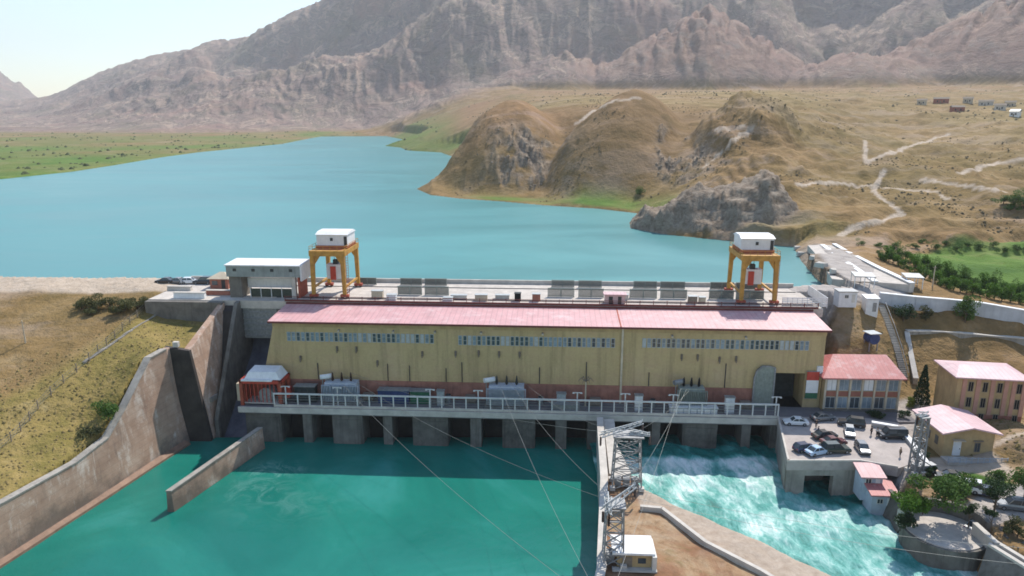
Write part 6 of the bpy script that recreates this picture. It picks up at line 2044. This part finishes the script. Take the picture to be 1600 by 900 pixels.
def scatter(name, n, size, mat_, sel, seed):
    r_ = np.random.RandomState(seed)
    pick = r_.choice(np.nonzero(sel.ravel())[0], n)
    jx = TX.ravel()[pick] + r_.randn(n) * .8
    jy = TY.ravel()[pick] + r_.randn(n) * .8
    jz = height(jx[None], jy[None])[0]
    s_ = size * (0.5 + r_.rand(n) ** 2 * 1.6)
    base = np.array([[1, 0, 0], [-.5, .87, 0], [-.5, -.87, 0], [.25, .45, .55], [.1, -.5, .5], [-.55, .05, .6], [0, 0, .85]])
    V = np.repeat(base[None], n, 0) * (0.75 + .5 * r_.rand(n, 7, 1))
    a = r_.rand(n) * 6.28
    ca, sa = np.cos(a)[:, None], np.sin(a)[:, None]
    V = np.stack([V[..., 0] * ca - V[..., 1] * sa, V[..., 0] * sa + V[..., 1] * ca, V[..., 2]], -1) * s_[:, None, None]
    V += np.stack([jx, jy, jz - .08], -1)[:, None]
    F = np.array([[0, 1, 3], [1, 5, 3], [1, 2, 5], [2, 4, 5], [2, 0, 4], [0, 3, 4], [3, 5, 6], [5, 4, 6], [4, 3, 6]])
    Fa = (F[None] + (np.arange(n) * 7)[:, None, None]).reshape(-1, 3)
    me = bpy.data.meshes.new(name)
    me.vertices.add(n * 7)
    me.vertices.foreach_set('co', V.astype(np.float32).ravel())
    me.loops.add(len(Fa) * 3)
    me.loops.foreach_set('vertex_index', Fa.astype(np.int32).ravel())
    me.polygons.add(len(Fa))
    me.polygons.foreach_set('loop_start', np.arange(0, len(Fa) * 3, 3, dtype=np.int32))
    me.update(calc_edges=True)
    me.materials.append(mat_)
    o = bpy.data.objects.new(name, me)
    sc.collection.objects.link(o)
    o['kind'] = 'stuff'
    return o


dens = fbm(TX / 45, TY / 45, 4, 400)
hillsel = (r > 200) & (r < 800) & (az > -0.08) & (az < .75) & (dl > 4) & (land['path'] < .1) & (land['yard'] < .1) & (land['green'] < .4) & (dens > 0.25)
scatter('dry_scrub', 4200, .42, simple('dry_scrub_leaves', (0.115, 0.09, 0.048), .4, .5, .95), hillsel, 6)
farsel = (r > 700) & (r < 1700) & (az > -0.06) & (az < .75) & (dl > 6) & (dens > -.1)
scatter('plateau_scrub', 1600, .95, simple('plateau_scrub_leaves', (0.10, 0.088, 0.05), .4, .5, .95), farsel, 7)
nearsel = (r < 165) & (r > 78) & (MK['dr'] > 1.2) & (land['path'] < .1) & (land['yard'] < .1) & (dens > -.1) & ((TX < -66) | (TX > 72))
scatter('grass_tufts', 6500, .2, simple('dry_grass_tufts', (0.20, 0.15, 0.058), .45, .3, .95), nearsel, 8)
rocksel = (MK['rm'] > .4) & (MK['rockD'] < .2) & (r < 560) & (dl > 0.5)
scatter('fallen_stones', 260, .55, simple('fallen_stone', (0.22, 0.18, 0.135), .4, .5, .95), rocksel, 9)
banksel = (MK['dr'] > 0.2) & (MK['dr'] < 9) & (TX > 50) & (TX < 75) & (r < 118) & (TZ < -1.2)
if banksel.any():
    scatter('bank_stones', 220, .3, simple('bank_stone', (0.13, 0.115, 0.10), .4, .8, .9), banksel, 10)
valsel = (land['green'] > .2) & (az < -.1) & (r > 480) & (r < 2200) & (dens > .1)
scatter('valley_scrub', 1500, 1.7, simple('valley_scrub_leaves', (0.075, 0.095, 0.035), .4, .5, .95), valsel, 12)

# ------------------------------------------------------------------ cars


def car_proto(style):
    L, Wd = {'sedan': (4.4, 1.74), 'suv': (4.6, 1.85), 'hatch': (3.9, 1.68), 'van': (4.7, 1.85)}[style]
    H0, H1 = {'sedan': (.92, 1.43), 'suv': (1.05, 1.78), 'hatch': (.95, 1.5), 'van': (1.1, 1.95)}[style]
    t = thing('parked_car', 'x', 'car')
    h = L / 2
    m = MB()
    prof = [(-h, .42, .80), (-h + .12, .30, H0 - .06), (-h * .55, .28, H0), (h * .30, .28, H0), (h * .62, .28, H0 - .10), (h - .15, .30, H0 - .2), (h, .42, .66)]
    secs = []
    for x, z0, z1 in prof:
        w_ = Wd / 2 * (.9 if abs(x) > h - .05 else 1)
        secs.append([(x, -w_, z0), (x, -w_ * 1.0, (z0 + z1) / 2 + .1), (x, -w_ * .9, z1), (x, w_ * .9, z1), (x, w_ * 1.0, (z0 + z1) / 2 + .1), (x, w_, z0)])
    vs = [p for s in secs for p in s]
    fs = []
    for i in range(len(secs) - 1):
        for k in range(6):
            a, b = i * 6 + k, i * 6 + (k + 1) % 6
            fs.append((a, b, b + 6, a + 6))
    fs += [tuple(range(6)), tuple(range(len(vs) - 6, len(vs)))]
    m.add(vs, fs)
    xb0, xt0, xt1, xb1 = {'sedan': (-h * .72, -h * .42, h * .12, h * .40), 'suv': (-h * .97, -h * .86, h * .12, h * .40), 'hatch': (-h * .95, -h * .72, h * .15, h * .48), 'van': (-h * .98, -h * .93, h * .42, h * .70)}[style]
    wt = Wd / 2 * .76
    # roof panel and pillars
    m.hexa([(xt0, -wt, H1 - .07), (xt1, -wt, H1 - .07), (xt1, wt, H1 - .07), (xt0, wt, H1 - .07)], [(xt0 + .08, -wt * .93, H1), (xt1 - .08, -wt * .93, H1), (xt1 - .08, wt * .93, H1), (xt0 + .08, wt * .93, H1)])
    for s in (-1, 1):
        for a, b in ((xb0, xt0), (xb1, xt1), ((xb0 + xb1) / 2, (xt0 + xt1) / 2)):
            m.bar((a, s * Wd / 2 * .885, H0 - .02), (b, s * (wt + .005), H1 - .04), .08)
    body = m.done('body', MT['white'], t)
    body.material_slots[0].link = 'OBJECT'
    MB().hexa([(xb0, -Wd / 2 * .87, H0 - .03), (xb1, -Wd / 2 * .87, H0 - .03), (xb1, Wd / 2 * .87, H0 - .03), (xb0, Wd / 2 * .87, H0 - .03)], [(xt0 + .02, -wt * .98, H1 - .06), (xt1 - .02, -wt * .98, H1 - .06), (xt1 - .02, wt * .98, H1 - .06), (xt0 + .02, wt * .98, H1 - .06)]).done('windows_glazing', MT['glass'], t)
    for x in (-h * .62, h * .63):
        for s in (-1, 1):
            wl = MB().tube((x, s * (Wd / 2 - .2), .33), (x, s * (Wd / 2 + .02), .33), .33, 14).done('wheel', MT['rubber'], t)
            MB().tube((x, s * (Wd / 2 + .02), .33), (x, s * (Wd / 2 + .04), .33), .19, 10).done('rim', MT['steel'], wl)
    for s in (-1, 1):
        MB().box(h - .12, h + .01, s * Wd / 2 * .62 - .2, s * Wd / 2 * .62 + .2, .6, .74).done('headlight', MT['lamp'], t)
        MB().box(-h - .02, -h + .1, s * Wd / 2 * .68 - .16, s * Wd / 2 * .68 + .16, .66, .8).done('tail_light', MT['tail'], t)
    MB().box(h - .05, h + .05, -Wd * .42, Wd * .42, .3, .48).box(-h - .05, -h + .05, -Wd * .42, Wd * .42, .3, .48).done('bumper', MT['dark'], t)
    return t


PAINT = {}
for n_, c_ in (('white', (.72, .72, .71)), ('silver', (.42, .43, .44)), ('grey', (.16, .165, .17)), ('black', (.014, .014, .016)), ('navy', (.02, .035, .09)), ('lightblue', (.33, .46, .60)), ('darkgreen', (.018, .032, .024)), ('maroon', (.09, .012, .014))):
    k = NT(n_ + '_car_paint').set(.28, .25 if n_ in ('silver', 'grey') else 0, .5)
    k.color(k.ramp(k.noise(3, 4), [(.3, tuple(x * .9 for x in c_)), (.7, tuple(min(.9, x * 1.1) for x in c_))]))
    k.b.inputs['Coat Weight'].default_value = .5
    PAINT[n_] = k.m
PROTO = {k: car_proto(k) for k in ('sedan', 'suv', 'hatch', 'van')}
USED = set()


def car(style, paint, p, deg, label, group):
    if style not in USED:
        o = PROTO[style]
        USED.add(style)
    else:
        o = copy_tree(PROTO[style])
    o.location = p
    o.rotation_euler = (0, 0, R(deg))
    o['label'] = label
    o['group'] = group
    for c in o.children:
        if c.name.startswith('body'):
            c.material_slots[0].material = PAINT[paint]


G1 = 'cars on the parking deck'
for st, pt, px, py, deg, lab in (
        ('sedan', 'white', 1243, 663, 174, 'white sedan alone beside the deck fence end'),
        ('sedan', 'grey', 1285, 656, 10, 'dark grey sedan parked in the shade below the office'),
        ('suv', 'black', 1330, 665, 160, 'black off-roader with a silver car tucked against it'),
        ('hatch', 'silver', 1327, 679, 250, 'silver hatchback tucked against a black off-roader'),
        ('sedan', 'black', 1288, 684, 12, 'black sedan heading a tight row of dark cars'),
        ('sedan', 'maroon', 1302, 694, 8, 'dark maroon sedan between two black cars'),
        ('suv', 'darkgreen', 1306, 706, 4, 'dark green off-roader beside the maroon sedan'),
        ('hatch', 'navy', 1257, 704, 15, 'navy hatchback with a pale blue car next to it'),
        ('sedan', 'lightblue', 1277, 709, 20, 'pale blue sedan nearest the kerb above the foaming race'),
        ('hatch', 'grey', 1347, 705, 262, 'grey hatchback standing apart with its nose to the kerb'),
        ('van', 'black', 1394, 684, 178, 'long black van parked by the low pale wall')):
    car(st, pt, at(px, py, .02), deg, lab, G1)
G2 = 'cars on the asphalt road'
for st, pt, px, py, deg, lab in (
        ('van', 'white', 1505, 766, 150, 'white van half hidden by the broad green tree'),
        ('sedan', 'silver', 1531, 803, 25, 'silver sedan on the asphalt road with a small tree beside it'),
        ('suv', 'grey', 1582, 794, 165, 'grey off-roader on the asphalt road under dark trees'),
        ('sedan', 'black', 1482, 752, 165, 'black sedan in the shade of the broad green tree'),
        ('hatch', 'navy', 1535, 772, 150, 'navy hatchback behind the white van')):
    x, y, _ = at(px, py, -1)
    car(st, pt, (x, y, zat(x, y) + .03), deg, lab, G2)
G3 = 'cars on the dam crest'
for st, pt, px, deg, lab in (('sedan', 'black', 258, 175, 'black car farthest from the guard hut on the dam crest'), ('sedan', 'grey', 276, 170, 'dark grey car between a black one and a white one on the crest'),
                             ('hatch', 'white', 297, 5, 'small white car on the crest beside the low blocks'), ('suv', 'black', 318, 178, 'black off-roader next to the guard hut on the crest')):
    x = sx(px, 25, 18)
    car(st, pt, W(x, 25, 17.304), deg, lab, G3)

# ------------------------------------------------------------------ people
SKIN = simple('skin', (0.36, 0.22, 0.15), .1, 5, .6)
CLOTH = {'dark': simple('dark_cloth', (.025, .027, .035), .2, 4, .9), 'white': simple('white_cloth', (.62, .62, .6), .1, 4, .9), 'blue': simple('blue_cloth', (.05, .09, .2), .2, 4, .9), 'tan': simple('tan_cloth', (.28, .22, .15), .2, 4, .9)}
HAIR = simple('black_hair', (.012, .01, .009), .2, 5, .7)


def skin_mesh(name, joints, edges, mat_, parent, lv=1):
    me = bpy.data.meshes.new(name)
    me.from_pydata([j[:3] for j in joints], edges, [])
    me.materials.append(mat_)
    o = bpy.data.objects.new(name, me)
    sc.collection.objects.link(o)
    o.parent = parent
    md = o.modifiers.new('skin', 'SKIN')
    md.use_smooth_shade = True
    for i, j in enumerate(joints):
        v = me.skin_vertices[0].data[i]
        v.radius = (j[3], j[4] if len(j) > 4 else j[3])
        v.use_root = i == 0
    sb = o.modifiers.new('smooth', 'SUBSURF')
    sb.levels = sb.render_levels = lv
    return o


def person(px, py, z, face, shirt, legs, label, stride=.0, bend=.15):
    t = thing('person', label, 'person', at(px, py, z), R(face), 'people on the parking deck')
    st = stride
    J = [(0, 0, .93, .15, .10), (0, 0, 1.18, .15, .10), (0, 0, 1.40, .17, .10), (0, 0, 1.50, .06, .06), (0, .01, 1.60, .085, .095), (0, .01, 1.70, .075, .085),
         (.20, 0, 1.40, .055, .055), (.25, .02, 1.12, .045, .045), (.24, bend, .88, .035, .035), (.235, bend + .03, .79, .035, .02),
         (-.20, 0, 1.40, .055, .055), (-.25, -.02, 1.12, .045, .045), (-.24, bend * .6, .88, .035, .035), (-.235, bend * .6 + .03, .79, .035, .02),
         (.095, 0, .86, .09, .09), (.10, st * .5, .48, .06, .06), (.10, st, .08, .042, .042), (.10, st + .16, .04, .045, .03),
         (-.095, 0, .86, .09, .09), (-.10, -st * .3, .48, .06, .06), (-.10, -st, .08, .042, .042), (-.10, -st + .16, .04, .045, .03)]
    E = [(0, 1), (1, 2), (2, 3), (3, 4), (4, 5), (2, 6), (6, 7), (7, 8), (8, 9), (2, 10), (10, 11), (11, 12), (12, 13), (0, 14), (14, 15), (15, 16), (16, 17), (0, 18), (18, 19), (19, 20), (20, 21)]
    skin_mesh('body', J, E, SKIN, t)
    g = .022

    def sub(ids, edges, grow):
        mp = {k: i for i, k in enumerate(ids)}
        return [(*J[k][:3], J[k][3] + grow, J[k][4] + grow) for k in ids], [(mp[a], mp[b]) for a, b in edges]
    a, b = sub([0, 1, 2, 6, 7, 8, 10, 11, 12], [(0, 1), (1, 2), (2, 6), (6, 7), (7, 8), (2, 10), (10, 11), (11, 12)], g)
    skin_mesh('shirt', a, b, CLOTH[shirt], t)
    a, b = sub([0, 14, 15, 16, 18, 19, 20], [(0, 14), (14, 15), (15, 16), (0, 18), (18, 19), (19, 20)], g * .9)
    skin_mesh('trousers', a, b, CLOTH[legs], t)
    MB().ball((0, -.012, 1.69), .1, .112, .085, 10, 7).done('hair', HAIR, t, True)
    m = MB()
    m.ball((0, .118, 1.615), .016, .02, .022, 6, 4)
    m.done('nose', SKIN, t, True)
    return t


person(1361, 680, .02, 20, 'dark', 'dark', 'person in dark clothes standing left of another before the black van', .05)
person(1370, 682, .02, -30, 'white', 'dark', 'person in a pale top standing between another person and the black van', .12)
person(1275, 668, .02, 160, 'dark', 'dark', 'person in dark clothes between the white sedan and the shaded grey car', .16)
person(1278, 680, .02, 90, 'blue', 'dark', 'person in a blue top walking at the nose of the leading black sedan', .22)
person(1406, 714, .02, 200, 'tan', 'dark', 'person in a tan top alone at the edge of the deck near the bank', .1)

# ------------------------------------------------------------------ poles, wire fence and stairs on the left bank
for px, py, h_, lab, lo in ((40, 536, 4.6, 'pale pole standing alone on the dry grassy bank', 100), (1457, 447, 5.0, 'pale pole rising in front of the hedge by the road', 130)):
    p = ground(px, py, lo, 300)
    t = thing('utility_pole', lab, 'pole', p)
    MB().tube((0, 0, -.4), (0, 0, h_), .16, 8, .1).done('pole', MT['beige'], t)
    MB().box(-.5, .5, -.05, .05, h_ - .5, h_ - .4).done('crossarm', MT['wood'], t)
p0 = ground(18, 690, 80, 200)
wf = thing('wire_fence', 'wire fence on thin posts climbing the grassy bank', 'fence', p0)
pts = [ground(a, b, 80, 200) for a, b in ((-40, 735), (18, 690), (60, 640), (100, 600), (140, 565), (180, 530), (215, 497), (240, 472))]
prev = None
mw_ = MB(p0)
for (p, q) in zip(pts[:-1], pts[1:]):
    n_ = max(2, int(math.hypot(q[0] - p[0], q[1] - p[1]) / 2.2))
    for k in range(n_):
        f = k / n_
        x, y = p[0] + (q[0] - p[0]) * f, p[1] + (q[1] - p[1]) * f
        z = zat(x, y)
        MB(p0).box(x - .07, x + .07, y - .07, y + .07, z - .3, z + 1.7).done('post', MT['wood'], wf)
        if prev:
            for h_ in (.5, 1.0, 1.5):
                mw_.tube((prev[0], prev[1], prev[2] + h_), (x, y, z + h_), .025, 4)
        prev = (x, y, z)
mw_.done('wire', MT['cable'], wf)
pts = [ground(a, b, 80, 200) for a, b in ((133, 566), (165, 545), (205, 517), (250, 488))]
t = thing('bank_stairs', 'pale concrete strip of steps up the grassy bank', 'stairs', pts[0])
m = MB(pts[0])
for i, (p, q) in enumerate(zip(pts[:-1], pts[1:])):
    wd = (.75, .6, .35)[i]
    n_ = 16
    for k in range(n_):
        f = (k + .5) / n_
        x, y = p[0] + (q[0] - p[0]) * f, p[1] + (q[1] - p[1]) * f
        z = zat(x, y)
        m.cbox((x, y, z), (wd, .75, .34), math.atan2(q[1] - p[1], q[0] - p[0]) - R(90))
m.done('step', MT['conc'], t)
